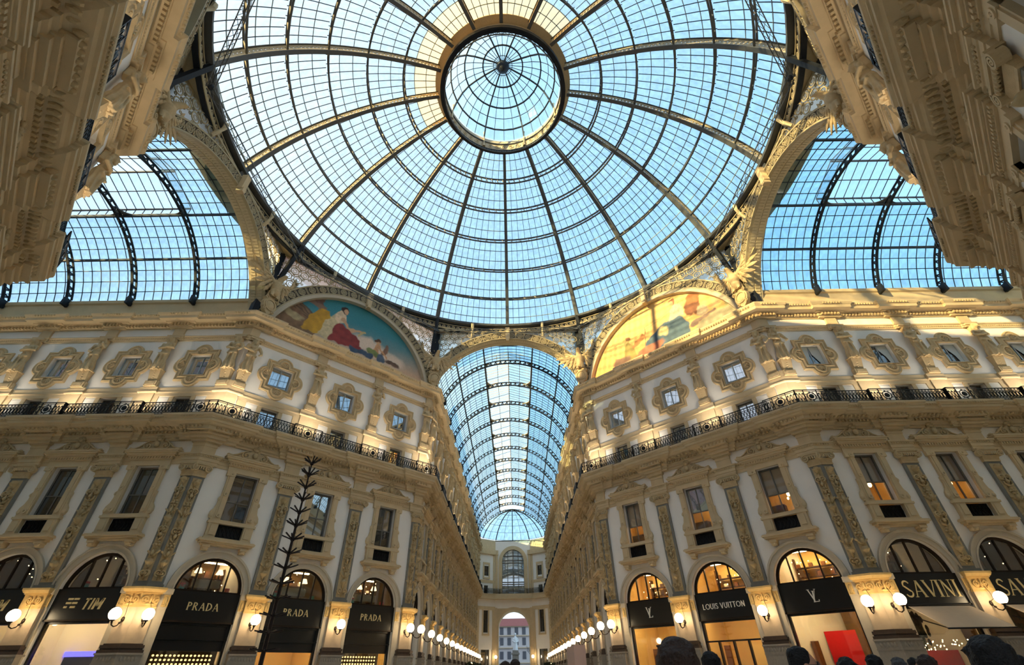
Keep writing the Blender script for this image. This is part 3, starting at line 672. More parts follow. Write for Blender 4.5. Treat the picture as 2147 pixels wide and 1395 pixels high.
def text_mb(txt, font, h, cu, cz, v, gap=.1, bold=1, slant=0):
    out_ = []; W = sum(GL[font][c][1]+gap if c != ' ' else .35 for c in txt)-gap; x = -W/2
    P = lambda a, b: (cu+(a+slant*b)*h, cz+(b-.5)*h)
    for c in txt:
        if c == ' ': x += .35; continue
        mb = MB(); out_.append(mb); g, adv = GL[font][c]
        for s in g:
            if s[0] == 'l':
                _, x0, y0, x1, y1, w = s; w *= bold; d = math.hypot(x1-x0, y1-y0)
                if font == 'sans' or abs(y1-y0) < .3: nx, ny = -(y1-y0)/d*w/2, (x1-x0)/d*w/2
                else: nx, ny = w/2, 0
                mb.plate([P(x+x0+nx, y0+ny), P(x+x1+nx, y1+ny), P(x+x1-nx, y1-ny), P(x+x0-nx, y0-ny)], v, v+.03)
            elif s[0] == 's': mb.plate([P(x+s[1]-s[3]/2, s[2]-.02), P(x+s[1]+s[3]/2, s[2]-.02), P(x+s[1]+s[3]/2, s[2]+.02), P(x+s[1]-s[3]/2, s[2]+.02)], v, v+.03)
            else:
                _, cx, cy, rx, ry, a0, a1, w0, w1 = s; n = 16; A = []; B = []
                for i in range(n+1):
                    q = i/n; a = math.radians(a0+(a1-a0)*q); w = (w0+(w1-w0)*math.sin(PI*q))*bold
                    A.append(P(x+cx+(rx-w/2)*math.cos(a), cy+(ry-w/2)*math.sin(a))); B.append(P(x+cx+(rx+w/2)*math.cos(a), cy+(ry+w/2)*math.sin(a)))
                mb.strip(A, B, v, v+.03)
        x += adv+gap
    return out_
# ------------------------------------------------------------------ shops: lunette window, sign board, lit rooms
def room_box(hw, z0, z1, y0, y1):
    b = MB(); P = [(-hw, y0, z0), (hw, y0, z0), (hw, y1, z0), (-hw, y1, z0), (-hw, y0, z1), (hw, y0, z1), (hw, y1, z1), (-hw, y1, z1)]
    return b.add(P, [(0, 1, 2, 3), (4, 5, 6, 7), (1, 2, 6, 5), (2, 3, 7, 6), (3, 0, 4, 7)])
mb = MB(); v0, v1 = -.34, -.22
mb.strip(arc(1.6, ZS), arc(AW, ZS), v0, v1); mb.box(-AW, AW, v0, v1, ZS, ZS+.1)
for u in (-.8, 0, .8): mb.box(u-.035, u+.035, v0, v1, ZS, ZS+math.sqrt(1.65**2-u*u))
ME['lunframe'] = mb.mesh('frame', 'bronze')
ME['lunpane'] = []
for a, b in ((-1.6, -.8), (-.8, 0), (0, .8), (.8, 1.6)):
    pts = [(a+.03, ZS+.1)]; pts += [(u, ZS+max(.1, math.sqrt(max(0, 1.62**2-u*u)))) for u in [a+.03+(b-a-.06)*i/6 for i in range(7)]]; pts += [(b-.03, ZS+.1)]
    b2 = MB(); b2.plate(pts, -.29, -.27); ME['lunpane'].append(b2.mesh('pane', 'clear'))
ME['lundark'] = MB().plate(arc(1.7, ZS), -.42, -.4).mesh('backing', 'pane')
SIGNS = {('wall_west_arm', 0): 'TIM', ('wall_west_arm', 1): 'TIM', ('wall_north_west', 0): 'PRADA', ('wall_north_west', 1): 'PRADA', ('wall_north_west', 2): 'PRADA',
         ('wall_north_east', 0): 'VL', ('wall_north_east', 1): 'LOUIS VUITTON', ('wall_north_east', 2): 'VL', ('wall_east_arm', 0): 'SAVINI', ('wall_east_arm', 1): 'SAVINI'}
WHERE = {('wall_west_arm', 0): 'beside the left corner pier, under the arch nearest it', ('wall_west_arm', 1): 'at the left edge, second arch from the left corner pier',
         ('wall_north_west', 0): 'under the left diagonal wall, arch beside the left corner pier', ('wall_north_west', 1): 'under the left diagonal wall, middle arch behind the pole tree', ('wall_north_west', 2): 'under the left diagonal wall, arch beside the central arcade',
         ('wall_north_east', 0): 'under the right diagonal wall, arch beside the central arcade', ('wall_north_east', 1): 'under the right diagonal wall, middle arch', ('wall_north_east', 2): 'under the right diagonal wall, arch with the red display wall',
         ('wall_east_arm', 0): 'right arcade, arch beside the right corner pier', ('wall_east_arm', 1): 'right arcade, cut by the right picture edge'}
for (w, bi), tx in SIGNS.items():
    c = WALLS[w][4][bi]; M = wallM(w) @ T(c); wh = WHERE[w, bi]
    sg = empty('shop_sign', M @ T(0, 0, 4.2)); thing(sg, 'black fascia board with %s lettering, %s' % ({'TIM': 'gold bold', 'PRADA': 'spaced brass', 'VL': 'a pale two-letter monogram', 'LOUIS VUITTON': 'white two-word', 'SAVINI': 'tall brass'}[tx], wh.split(', ')[-1] if len(wh.split()) > 8 else wh), 'sign', 'shop signs')
    D = T(0, 0, -4.2)
    b = MB(); b.box(-AW, AW, -.2, -.06, 4.18, ZS); part('board', b, 'black', sg, D)
    b = MB(); b.box(-AW, AW, -.2, .0, 4.1, 4.18); part('edge_trim', b, 'bronze', sg, D)
    if tx == 'TIM':
        b = text_mb('TIM', 'sans', .5, .35, 4.86, -.06, .12, 1.25, .18)
        for zz, (p, q), (r, s_) in ((5.04, (-1.0, -.72), (-.68, -.42)), (4.86, (-1.03, -.75), (-.71, -.45)), (4.68, (-1.06, -.9), (-.74, -.48))): b += [MB().box(p, q, -.06, -.03, zz, zz+.09), MB().box(r, s_, -.06, -.03, zz, zz+.09)]
        mt = 'letter'
    elif tx == 'PRADA': b = text_mb(tx, 'serif', .36, 0, 4.86, -.06, .16, 1.25); mt = 'letter'
    elif tx == 'SAVINI': b = text_mb(tx, 'serif', .74, .1, 4.86, -.06, .06, 1.0); mt = 'letter'
    elif tx == 'VL':
        b = text_mb('L', 'serif', .52, .06, 4.82, -.06, 0, 1.1, .12); b += text_mb('V', 'serif', .52, -.04, 4.9, -.055, 0, .8); mt = 'letterw'
    else: b = text_mb(tx, 'sans', .3, 0, 4.84, -.06, .09, 1.0); mt = 'letterw'
    for l_ in b: part('letter', l_, mt, sg, D)
def lamp_table(parent, u, y, z, s=1):
    part('lamp_stand', MB().lathe([(.09, 0), (.1, .03), (.03, .08), (.06, .22), (.02, .36)], 10, (u, y, z)), 'bronze', parent)
    part('lamp_shade', MB().lathe([(.2*s, .34), (.1*s, .6)], 12, (u, y, z)), 'shade', parent)
nroom = 0
for w in ('wall_west_arm', 'wall_north_west', 'wall_north_east', 'wall_east_arm'):
    for bi in range(3):
        c = WALLS[w][4][bi]; M = wallM(w) @ T(c); nroom += 1; left = w in ('wall_west_arm', 'wall_north_west'); lv = w == 'wall_north_east'
        window([('frame', ME['lunframe'], 0)] + [('pane', p, 0) for p in ME['lunpane']], w, T(c))
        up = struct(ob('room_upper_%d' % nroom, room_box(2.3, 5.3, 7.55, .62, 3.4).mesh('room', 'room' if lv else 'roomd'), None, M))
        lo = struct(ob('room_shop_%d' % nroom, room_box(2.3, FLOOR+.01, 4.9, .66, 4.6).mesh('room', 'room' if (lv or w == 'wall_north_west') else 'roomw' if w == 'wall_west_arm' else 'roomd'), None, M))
        # upper room: cove lamp, shelves with goods
        part('cove_lamp', MB().box(-1.2, .9, -2.4, -2.1, 7.44, 7.5) if lv else MB().box(-.2, 1.3, -2.6, -2.45, 7.38, 7.44) if w == 'wall_north_west' else MB().box(-.1, .3, -2.6, -2.45, 7.38, 7.44), 'striplamp', up)
        b = MB(); b.box(-1.3, 1.3, -3.3, -2.9, 6.1, 6.16); b.box(-1.3, 1.3, -3.3, -2.9, 6.62, 6.68); b.box(-1.3, -1.22, -3.3, -2.9, 5.3, 7.2); b.box(1.22, 1.3, -3.3, -2.9, 5.3, 7.2); part('shelf', b, 'wood', up)
        rd = random.Random(nroom*5)
        for k in range(7):
            u = -1.1+k*.36; z = 6.16 if k % 2 else 6.68; hh = rd.uniform(.15, .34); part('display_bag', MB().box(u-.11, u+.11, -3.15, -2.95, z, z+hh), rd.choice(['leather', 'letterw', 'wood', 'leather']), up)
        bb = MB()
        for k in range(9): bb.ell((rd.uniform(-1.2, 1.2), rd.uniform(1.2, 2.6), rd.uniform(5.8, 7.3)), (.022,)*3, 6, 4)
        part('fairy_bulbs', bb, 'bulb', up)['kind'] = 'stuff'
        if left:
            for k, (u, mt) in enumerate(((-1.2, 'red'), (-1.2, 'teal'), (1.15, 'teal' if bi == 1 else 'red'))): part('gift_box', MB().box(u-.12, u+.12, -1.0, -.8, 5.66+(.16 if k == 0 else 0), 5.82+(.2 if k == 0 else .1)), mt, up)
        if w == 'wall_north_west':
            part('console', MB().box(-.75, .75, -1.5, -1.1, 5.9, 6.3), 'pale', up)
            for u in (-.55, .6): lamp_table(up, u, 1.3, 6.3, 1.1)
        # shop room: lights, back wall features, door frame, glass
        part('ceiling_lamp', MB().box(-.4, .4, -1.6, -1.4, 4.8, 4.86) if w == 'wall_east_arm' else MB().box(-1.5, 1.5, -1.6, -1.3, 4.8, 4.86), 'striplamp', lo)
        fr = MB()
        for u in (-AW, AW-.12): fr.box(u, u+.12, -.4, -.2, FLOOR, 4.1)
        fr.box(-AW, AW, -.4, -.2, 4.0, 4.1)
        if w == 'wall_north_west': fr.box(-AW, AW, -.38, -.16, 3.34, 3.4); fr.box(-AW, AW, -.37, -.3, 2.86, 4.0)
        if lv and bi == 1:
            fr.box(-AW, AW, -.4, -.2, 3.0, 3.08)
            for u in (-.9, 0, .9): fr.box(u-.05, u+.05, -.4, -.2, FLOOR, 3.0)
        part('shopfront_frame', fr, 'black', lo)
        part('shop_glass', MB().box(-AW+.12, AW-.12, -.32, -.3, FLOOR, 2.86 if w == 'wall_north_west' else 4.0), 'clear', lo)
        if w == 'wall_north_west' and bi != 1:
            b = MB()
            for i in range(17):
                for j in range(10): b.ell((-1.6+i*.2, 1.6, 1.0+j*.19), (.06, .03, .05), 6, 4)
            part('bulb_wall', b, 'goldbulb', lo)['kind'] = 'stuff'
            part('bulb_panel', MB().box(-1.9, 1.9, -1.72, -1.66, .4, 3.1), 'bronze', lo)
        if lv:
            part('display_wall', MB().box(-1.0 if bi == 2 else -.3, 1.1, -3.2, -3.1, .4, 3.35 if bi == 2 else 2.9), 'red' if bi != 1 else 'room', lo)
            part('display_panel', MB().box(-1.7, -1.3, -2.6, -2.5, .4, 2.9), 'leather', lo)
        if w == 'wall_west_arm':
            part('light_strip', MB().box(-1.9, 2.2, -2.6, -2.5, 2.72, 2.95), 'bluel', lo); part('counter_wall', MB().box(-1.9, 2.2, -2.9, -2.6, .2, 2.9), 'coat2', lo)
            b = MB()
            for k in range(5): b.lathe([(.09, 0), (.09, .04)], 10, (-1.6+k*.75, 3.6, 4.8))
            part('ceiling_spot', b, 'bulb', lo)
        if w == 'wall_east_arm':
            b = MB()
            for k in range(40): b.ell((rd.uniform(-1.6, 1.6), rd.uniform(.9, 1.6), 2.5+rd.uniform(-.2, .2)), (.025,)*3, 6, 4)
            part('fairy_garland', b, 'bulb', lo)['kind'] = 'stuff'
            part('red_display', MB().box(-1.7, 1.7, -2.4, -2.3, .3, 2.3), 'red', lo)
            gb = MB()
            for k in range(160): gb.ell((rd.uniform(-1.9, -.4), rd.uniform(.8, 1.6), rd.uniform(2.3, 3.9)), (.09, .06, .16), 6, 4)
            part('potted_leaves', gb, 'foliage', lo)['kind'] = 'stuff'
for w in ('wall_north_arm_west', 'wall_north_arm_east', 'wall_south_west', 'wall_south_east', 'wall_west_arm', 'wall_east_arm'):
    for bi, c in enumerate(WALLS[w][4]):
        if 'arm' in w and 'north' not in w and bi < 3: continue
        wo = window([('frame', ME['lunframe'], 0), ('pane', ME['lundark'], 0)], w, T(c))
        part('shopfront', MB().box(-AW, AW, -.5, -.4, FLOOR, ZS), 'black', wo)
# awnings of the restaurant
for bi, wh in ((0, 'spread over the restaurant front beside the right corner pier'), (1, 'half seen at the right picture edge')):
    c = WALLS['wall_east_arm'][4][bi]; aw = empty('awning', wallM('wall_east_arm') @ T(c, 0, 4.1)); thing(aw, 'taupe canvas awning %s' % wh, 'awning', 'restaurant awnings')
    dz = 3.0
    for k in range(2):
        a, b_ = -1.55+k*1.55, k*1.55; b = MB(); b.add([(a, .02, 0), (b_, .02, 0), (b_, -1.9, -1.05), (a, -1.9, -1.05), (a, .02, -.03), (b_, .02, -.03), (b_, -1.9, -1.08), (a, -1.9, -1.08)], [(0, 1, 2, 3), (7, 6, 5, 4), (0, 3, 7, 4), (1, 5, 6, 2), (3, 2, 6, 7), (0, 4, 5, 1)])
        part('canvas_panel', b, 'awning', aw)
    part('front_bar', MB().tube([(-1.6, -1.9, -1.08), (1.6, -1.9, -1.08)], .035, 6), 'rail', aw); part('roller', MB().tube([(-1.6, 0, .02), (1.6, 0, .02)], .07, 8), 'rail', aw)
    for s in (-1, 1): part('arm', MB().tube([(s*1.5, 0, -.5), (s*1.52, -1.9, -1.08)], .025, 6), 'rail', aw)

# ------------------------------------------------------------------ globe wall lamps
LM = {}
LM['mount'] = MB().lathe([(.1, 0), (.12, .03), (.05, .06), (.06, .12)], 10).mesh('mount', 'bronze', True)
b = MB(); b.tube([(0, -.28, 4.12), (0, -.36, 4.0), (0, -.5, 3.84), (0, -.7, 3.78), (0, -.88, 3.84), (0, -.95, 4.0)], [.03, .03, .028, .028, .03, .05], 6); b.ell((0, -.4, 3.96), (.05, .08, .05)); b.tube([(0, -.3, 4.2), (.12, -.4, 4.3), (.1, -.42, 4.6), (0, -.34, 4.95)], .012, 5)
b.lathe([(.04, 3.98), (.1, 4.02), (.11, 4.06)], 10, (0, -.95, 0)); b.ell((0, -.28, 4.12), (.09, .05, .12))
LM['arm'] = b.mesh('bracket', 'bronze', True)
LM['globe'] = MB().ell((0, -.95, 4.3), (.26, .26, .27), 18, 12).mesh('globe', 'globe', True)
def lamp(w, u, label):
    o = empty('wall_lamp', wallM(w) @ T(u)); ob('bracket', LM['arm'], o); ob('globe', LM['globe'], o); thing(o, label, 'lamp', 'globe lamps on the piers'); return o
SIDE = {'wall_west_arm': 'left arcade', 'wall_north_west': 'left diagonal wall', 'wall_north_arm_west': 'central arcade left wall', 'wall_north_arm_east': 'central arcade right wall', 'wall_north_east': 'right diagonal wall', 'wall_east_arm': 'right arcade', 'wall_south_west': 'near wall at upper left', 'wall_south_east': 'near wall at upper right'}
FROM = {'wall_west_arm': 'left corner pier', 'wall_north_west': 'left corner pier', 'wall_north_arm_west': 'octagon', 'wall_north_arm_east': 'octagon', 'wall_north_east': 'right corner pier', 'wall_east_arm': 'right corner pier', 'wall_south_west': 'side arcade', 'wall_south_east': 'side arcade'}
def order(w, cor):
    o_, a_, u0, u1, bays, pils, cl, cr = WALLS[w]; l = [p for p in pils]
    if cl: l.append(u0+cor)
    if cr: l.append(u1-cor)
    rev = w in ('wall_west_arm', 'wall_north_arm_east', 'wall_north_east', 'wall_south_west')
    return sorted(l, reverse=rev)
for w in ('wall_west_arm', 'wall_north_west', 'wall_north_arm_west', 'wall_north_arm_east', 'wall_north_east', 'wall_east_arm'):
    for k, u in enumerate(order(w, .36)):
        if w in ('wall_west_arm', 'wall_east_arm') and k > 3: continue
        lamp(w, u, 'glowing globe lamp on the %s, %s from the %s' % (SIDE[w], ORD[k], FROM[w]))

# ------------------------------------------------------------------ balcony railings and their floodlights
def rail_panel(L, dense=False):
    b = MB(); h0, h1 = 15.06, 15.94
    for z, t in ((h1, .05), (15.78, .025), (15.24, .025), (15.1, .035)): b.box(-L/2, L/2, -.02, .02, z-t/2, z+t/2)
    for s in (-1, 1): b.box(s*L/2-.02, s*L/2+.02, -.025, .025, h0, h1)
    n = max(2, int(L/.2)); d = L/n
    for i in range(n):
        u = -L/2+(i+.5)*d
        b.ringflat(u, 15.51, .055, .085, -.012, .012, 10, 2.9)
        b.ringflat(u, 15.86, .03, .052, -.01, .01, 7); b.ringflat(u, 15.17, .03, .052, -.01, .01, 7)
        if i: b.box(u-d/2-.008, u-d/2+.008, -.01, .01, 15.12, 15.78)
    return b
def medal_panel(L):
    b = MB(); h1 = 15.94
    for z, t in ((h1, .05), (15.84, .025), (15.1, .05)): b.box(-L/2, L/2, -.02, .02, z-t/2, z+t/2)
    for u in (-L/2, -.42, .42, L/2): b.box(u-.02, u+.02, -.025, .025, 15.06, h1)
    b.ringflat(0, 15.48, .1, .16, -.015, .02, 14); b.ringflat(0, 15.48, .24, .29, -.015, .015, 16); b.ell((0, -.01, 15.48), (.1, .03, .1), 10, 6)
    for k in range(8): a = 2*PI*k/8+.2; b.spiral(.3*math.cos(a)*1.05, 15.48+.26*math.sin(a), .08, .02, 1.1, a, -.012, .03, 1 if k % 2 else -1, 12, .024)
    for s in (-1, 1):
        n = max(1, int((L/2-.42)/.19))
        for i in range(n):
            u = s*(.42+(i+.5)*(L/2-.42)/n); b.ringflat(u, 15.48, .05, .08, -.012, .012, 10, 3.2); b.ringflat(u, 15.18, .03, .05, -.01, .01, 6)
    return b
RP = {'A': rail_panel(4.93-2.0).mesh('baluster_panel', 'rail'), 'D': rail_panel(5.2-2.0).mesh('baluster_panel', 'rail'), 'm': medal_panel(2.0).mesh('medallion_panel', 'rail'), 'c': medal_panel(2.0).mesh('medallion_panel', 'rail'), 'a0': rail_panel(2.85-1.47+.03).mesh('baluster_panel', 'rail')}
FLM = {}
RETM = MB().box(-.015, .015, .96, 1.16, 15.08, 15.96).mesh('return_panel', 'rail')
b = MB(); b.box(-.14, .14, -.1, .1, 15.06, 15.2); b.add([(-.16, -.12, 15.2), (.16, -.12, 15.2), (.16, .08, 15.34), (-.16, .08, 15.34), (-.16, -.02, 15.12), (.16, -.02, 15.12), (.16, .14, 15.26), (-.16, .14, 15.26)], [(0, 1, 2, 3), (4, 7, 6, 5), (0, 4, 5, 1), (1, 5, 6, 2), (2, 6, 7, 3), (3, 7, 4, 0)])
FLM['body'] = b.mesh('housing', 'rail')
FLM['lens'] = MB().ell((0, -.03, 15.3), (.11, .08, .05), 10, 6).mesh('lens', 'bulbs')
FLOOD = bpy.data.lights.new('flood_beam', 'AREA'); FLOOD.shape = 'RECTANGLE'; FLOOD.size = 1.6; FLOOD.size_y = .3; FLOOD.energy = 27; FLOOD.color = (1, .88, .7); FLOOD.spread = math.radians(105)
for w, (o_, a_, u0, u1, bays, pils, cl, cr) in WALLS.items():
    D = len(bays) == 3; r = empty('balcony_railing', wallM(w)); thing(r, 'black wrought iron balcony railing with oval balusters along the %s' % SIDE[w], 'railing', 'balcony railings')
    for p in pils: ob('medallion_panel', RP['m'], r, T(p, -1.16))
    ends = ([(u0, 1)] if cl else []) + ([(u1, -1)] if cr else [])
    for u, s in ends: ob('medallion_panel', RP['c'], r, T(u+s*(.5), -1.16))
    spots = sorted(list(pils) + [u for u, s in ends])
    for c in bays: ob('baluster_panel', RP['D' if D else 'A'], r, T(c, -.96))
    for p in pils:
        for s in (-1, 1): ob('return_panel', RETM, r, T(p+s))
    for k, p in enumerate(order(w, .5)):
        f = empty('floodlight', wallM(w) @ T(p+.3, -.62)); ob('housing', FLM['body'], f); ob('lens', FLM['lens'], f)
        thing(f, 'small balcony floodlight, %s, %s from the %s' % (SIDE[w], ORD[k], FROM[w]), 'floodlight', 'balcony floodlights')
        if not ('north_arm' in w and k > 7):
            lo = ob('flood_beam', FLOOD, f, Matrix.Translation((0, -.3, 15.4)) @ Matrix.Rotation(math.radians(180-12), 4, 'X'))

# ------------------------------------------------------------------ caryatids
def figure(pose):
    b = MB()                                   # z = 0 at the band, figure about 2.8 m from 1.35 up; raw y negative = out of the wall
    n = 48; rings = []
    for k in range(15):
        q = k/14; z = 1.28+1.5*q; r = .36-.05*q-.07*q*q+.03*math.sin(q*9); rr = []
        for i in range(n):
            a = 2*PI*i/n; f = 1+.17*math.sin(a*8+q*3+pose)*(1-q*.7)+.06*math.sin(a*3-q*5); rr.append((r*f*math.cos(a)*1.04, -.36+r*f*math.sin(a)*.78, z+.05*math.sin(a*2+pose)*(1-q)))
        rings.append(rr)
    b.loft(rings, cap=True)
    b.ell((0, -.38, 2.9), (.3, .21, .32), 14, 10); b.ell((0, -.38, 3.22), (.34, .2, .26), 14, 10); b.ell((0, -.36, 2.66), (.31, .24, .2), 14, 8)
    for s in (-1, 1): b.ell((s*.14, -.54, 3.18), (.13, .1, .12), 10, 8); b.ell((s*.36, -.38, 3.34), (.13, .13, .13), 10, 8)
    b.tube([(0, -.38, 3.4), (0, -.42, 3.62)], [.12, .1], 10)
    b.ell((0, -.5, 3.78), (.15, .17, .21), 14, 12); b.ell((0, -.4, 3.86), (.2, .19, .2), 12, 10)
    b.ell((0, -.68, 3.76), (.035, .05, .06), 6, 5); b.ell((0, -.65, 3.65), (.06, .04, .02), 6, 4)
    for s in (-1, 1): b.ell((s*.06, -.61, 3.81), (.035, .02, .016), 6, 4); b.ell((s*.17, -.36, 3.62), (.08, .1, .26), 8, 6); b.ell((s*.12, -.5, 3.9), (.09, .1, .07), 8, 6); b.ell((s*.145, -.44, 3.77), (.02, .04, .05), 6, 4)
    if pose == 0:
        b.tube([(-.38, -.38, 3.34), (-.5, -.44, 3.02), (-.12, -.68, 2.98), (.16, -.66, 3.1)], [.12, .1, .085, .07], 10)
        b.tube([(.38, -.38, 3.34), (.5, -.44, 3.0), (.14, -.7, 2.88), (-.16, -.68, 2.94)], [.12, .1, .085, .07], 10)
    elif pose == 1:
        b.tube([(-.38, -.38, 3.34), (-.52, -.42, 3.0), (-.3, -.64, 2.72), (-.05, -.62, 2.66)], [.12, .1, .085, .07], 10)
        b.tube([(.38, -.38, 3.34), (.52, -.48, 3.1), (.34, -.62, 3.36), (.2, -.56, 3.56)], [.12, .1, .085, .07], 10)
    else:
        b.tube([(-.38, -.38, 3.34), (-.54, -.42, 3.02), (-.22, -.68, 2.84), (.1, -.64, 2.78)], [.13, .11, .09, .07], 10)
        b.tube([(.38, -.38, 3.34), (.56, -.42, 3.06), (.6, -.6, 2.76), (.42, -.66, 2.62)], [.13, .11, .09, .07], 10); b.ell((0, -.58, 3.56), (.11, .09, .16), 8, 6)
    b.tube([(-.34, -.5, 2.5), (0, -.66, 2.42), (.34, -.5, 2.56)], [.06, .08, .06], 8); b.tube([(.3, -.5, 3.3), (.05, -.62, 2.95), (-.3, -.5, 2.55)], [.05, .06, .06], 8)
    b.tube([(-.05, -.64, 2.4), (-.1, -.66, 1.9), (-.06, -.6, 1.4)], [.07, .06, .05], 8); b.tube([(.18, -.6, 2.4), (.2, -.62, 1.8), (.16, -.58, 1.35)], [.05, .05, .05], 8)
    for s in (-1, 1): b.ell((s*.14, -.52, 1.24), (.08, .16, .07), 8, 6)
    b.box(-.2, .2, .02, .24, 3.3, 4.0)
    return remesh(b, .03, 'stone2', 1, 'caryatid_figure')
FIG = [figure(0), figure(1), figure(2)]
b = MB(); b.prism([(-.3, 0), (.3, 0), (.3, .24), (-.3, .24)], .42, 1.3, [(-.38, 0), (.38, 0), (.38, .44), (-.38, .44)]); b.box(-.4, .4, 0, .3, .02, .42); b.box(-.42, .42, 0, .5, 1.24, 1.32); b.box(-.3, .3, .3, .33, .1, .36)
for k in range(4):
    z = 1.1-k*.16; b.ell((0, -.36+k*.03, z), (.1-.01*k, .05, .06), 8, 5); 
    for s in (-1, 1): b.ell((s*.1, -.34+k*.03, z+.05), (.05, .04, .04), 6, 4)
HERM = b.mesh('herm_pedestal', 'stone2')
b = MB(); b.box(-.42, .42, 0, .34, 4.02, 4.14); b.box(-.36, .36, 0, .26, 3.9, 4.02); CAPB = b.mesh('abacus', 'stone')
nc = 0
for w in WALLS:
    for k, u in enumerate(order(w, .46)):
        o = empty('caryatid', wallM(w) @ T(u, 0, 17.6)); nc += 1
        cor = (WALLS[w][6] and u == WALLS[w][2]+.46) or (WALLS[w][7] and u == WALLS[w][3]-.46)
        ob('herm_pedestal', HERM, o); fm = FIG[2] if (cor and nc % 2) else FIG[(k+len(w)) % 2]
        ob('figure', fm, o, T(0, 0, 0, 0, -1 if (k % 2) else 1)); ob('abacus', CAPB, o)
        thing(o, 'carved stone caryatid on the %s, %s from the %s' % (SIDE[w], ORD[k], FROM[w]), 'statue', 'caryatids of the upper storey')

# ------------------------------------------------------------------ eagles on the octagon corners
def eagle_body():
    b = MB(); b.ell((0, -.5, 1.95), (.38, .38, .62), 14, 12); b.ell((0, -.55, 1.5), (.3, .3, .4), 12, 10)
    b.tube([(0, -.55, 2.35), (0, -.7, 2.62), (.05, -.85, 2.78)], [.26, .2, .17], 10); b.ell((.05, -.92, 2.82), (.16, .2, .16), 10, 8)
    b.tube([(.05, -1.05, 2.82), (.05, -1.2, 2.78), (.05, -1.24, 2.68)], [.08, .05, .02], 8)
    for s in (-1, 1):
        b.tube([(s*.2, -.55, 1.5), (s*.24, -.62, 1.15), (s*.24, -.66, .98)], [.18, .12, .1], 8)
        for t in (-.1, 0, .1): b.tube([(s*.24+t, -.66, 1.0), (s*.24+t*1.6, -.84, .93)], [.05, .03], 6)
        b.tube([(s*.25, -.42, 2.25), (s*.7, -.38, 2.55), (s*1.15, -.36, 2.95)], [.2, .17, .1], 8)
    for k in range(5): b.ell(((k-2)*.13, -.32, 1.2), (.1, .1, .4), 6, 6)
    return remesh(b, .045, 'stone2', 2, 'eagle_body')
EB = eagle_body()
def wing(s):
    b = MB()
    for row, (n, L, off) in enumerate(((9, 1.55, 0), (8, .95, .05), (7, .55, .1))):
        for k in range(n):
            q = k/(n-1); px = s*(.3+.95*q); pz = 2.28+.72*q**1.2; a = math.radians(-70+150*q**1.1); ln = L*(.55+.45*math.sin(.5+q*2.2))
            d = (s*math.cos(a), math.sin(a)); P = Vector((px, -.36-off*1.4, pz)); Q = P+Vector((d[0]*ln, .05, d[1]*ln)); w_ = .13-.02*row; nx, nz = -d[1], d[0]
            for_v = [P+Vector((nx*w_*.7, 0, nz*w_*.7)), P-Vector((nx*w_*.7, 0, nz*w_*.7)), P.lerp(Q, .7)-Vector((nx*w_, 0, nz*w_)), Q, P.lerp(Q, .7)+Vector((nx*w_, 0, nz*w_))]
            t = Vector((0, .05, 0)); mid = P.lerp(Q, .5)-Vector((0, .05, 0))
            b.add([tuple(p) for p in for_v]+[tuple(p+t) for p in for_v]+[tuple(mid)], [(0, 1, 10), (1, 2, 10), (2, 3, 10), (3, 4, 10), (4, 0, 10), (9, 8, 7, 6, 5)]+[(i, 5+i, 5+(i+1) % 5, (i+1) % 5) for i in range(5)])
    return b
WG = [wing(-1).mesh('wing', 'stone2'), wing(1).mesh('wing', 'stone2')]
b = MB()
sh = [(-.5, .9), (.5, .9), (.62, .75), (.5, .6), (.6, .3), (.52, -.05), (.3, -.4), (0, -.62), (-.3, -.4), (-.52, -.05), (-.6, .3), (-.5, .6), (-.62, .75)]
b.plate(sh, .3, .62); b.ringflat(0, .25, .4, .48, .62, .7, 20); b.ell((0, -.62, .25), (.38, .1, .38), 14, 8)
for s in (-1, 1): b.spiral(s*.46, .78, .16, .03, 1.5, -PI/2, .6, .07, s, 16, .1); b.spiral(s*.4, -.25, .14, .03, 1.5, PI/2, .6, .06, s, 16, .08)
SHD = b.mesh('shield', 'stone2')
EAG = {'K1': (K1, 'between left vault and mosaic'), 'K2': (K2, 'left springing of the central arcade arch'), 'K3': (K3, 'right springing of the central arcade arch'), 'K4': (K4, 'between right vault and mosaic'), 'K0': (K0, 'near left corner under the upper left cornice'), 'K5': (K5, 'near right corner under the upper right cornice')}
for k, (P, words) in EAG.items():
    d = Vector((-P[0], -P[1])).normalized(); ang = math.atan2(d.y, d.x)+PI/2
    o = empty('eagle_sculpture', Matrix.Translation((P[0]+d.x*.2, P[1]+d.y*.2, 24.3)) @ Matrix.Rotation(ang, 4, 'Z'))
    ob('eagle_body', EB, o, Matrix.Diagonal((1.1, 1.1, 1.1, 1))); 
    for g in WG: ob('wing', g, o, Matrix.Diagonal((1.1, 1.1, 1.1, 1)))
    ob('shield', SHD, o, Matrix.Translation((0, 0, .05)))
    thing(o, 'stone eagle with spread wings on a shield, %s' % words, 'sculpture', 'eagles at the octagon corners')

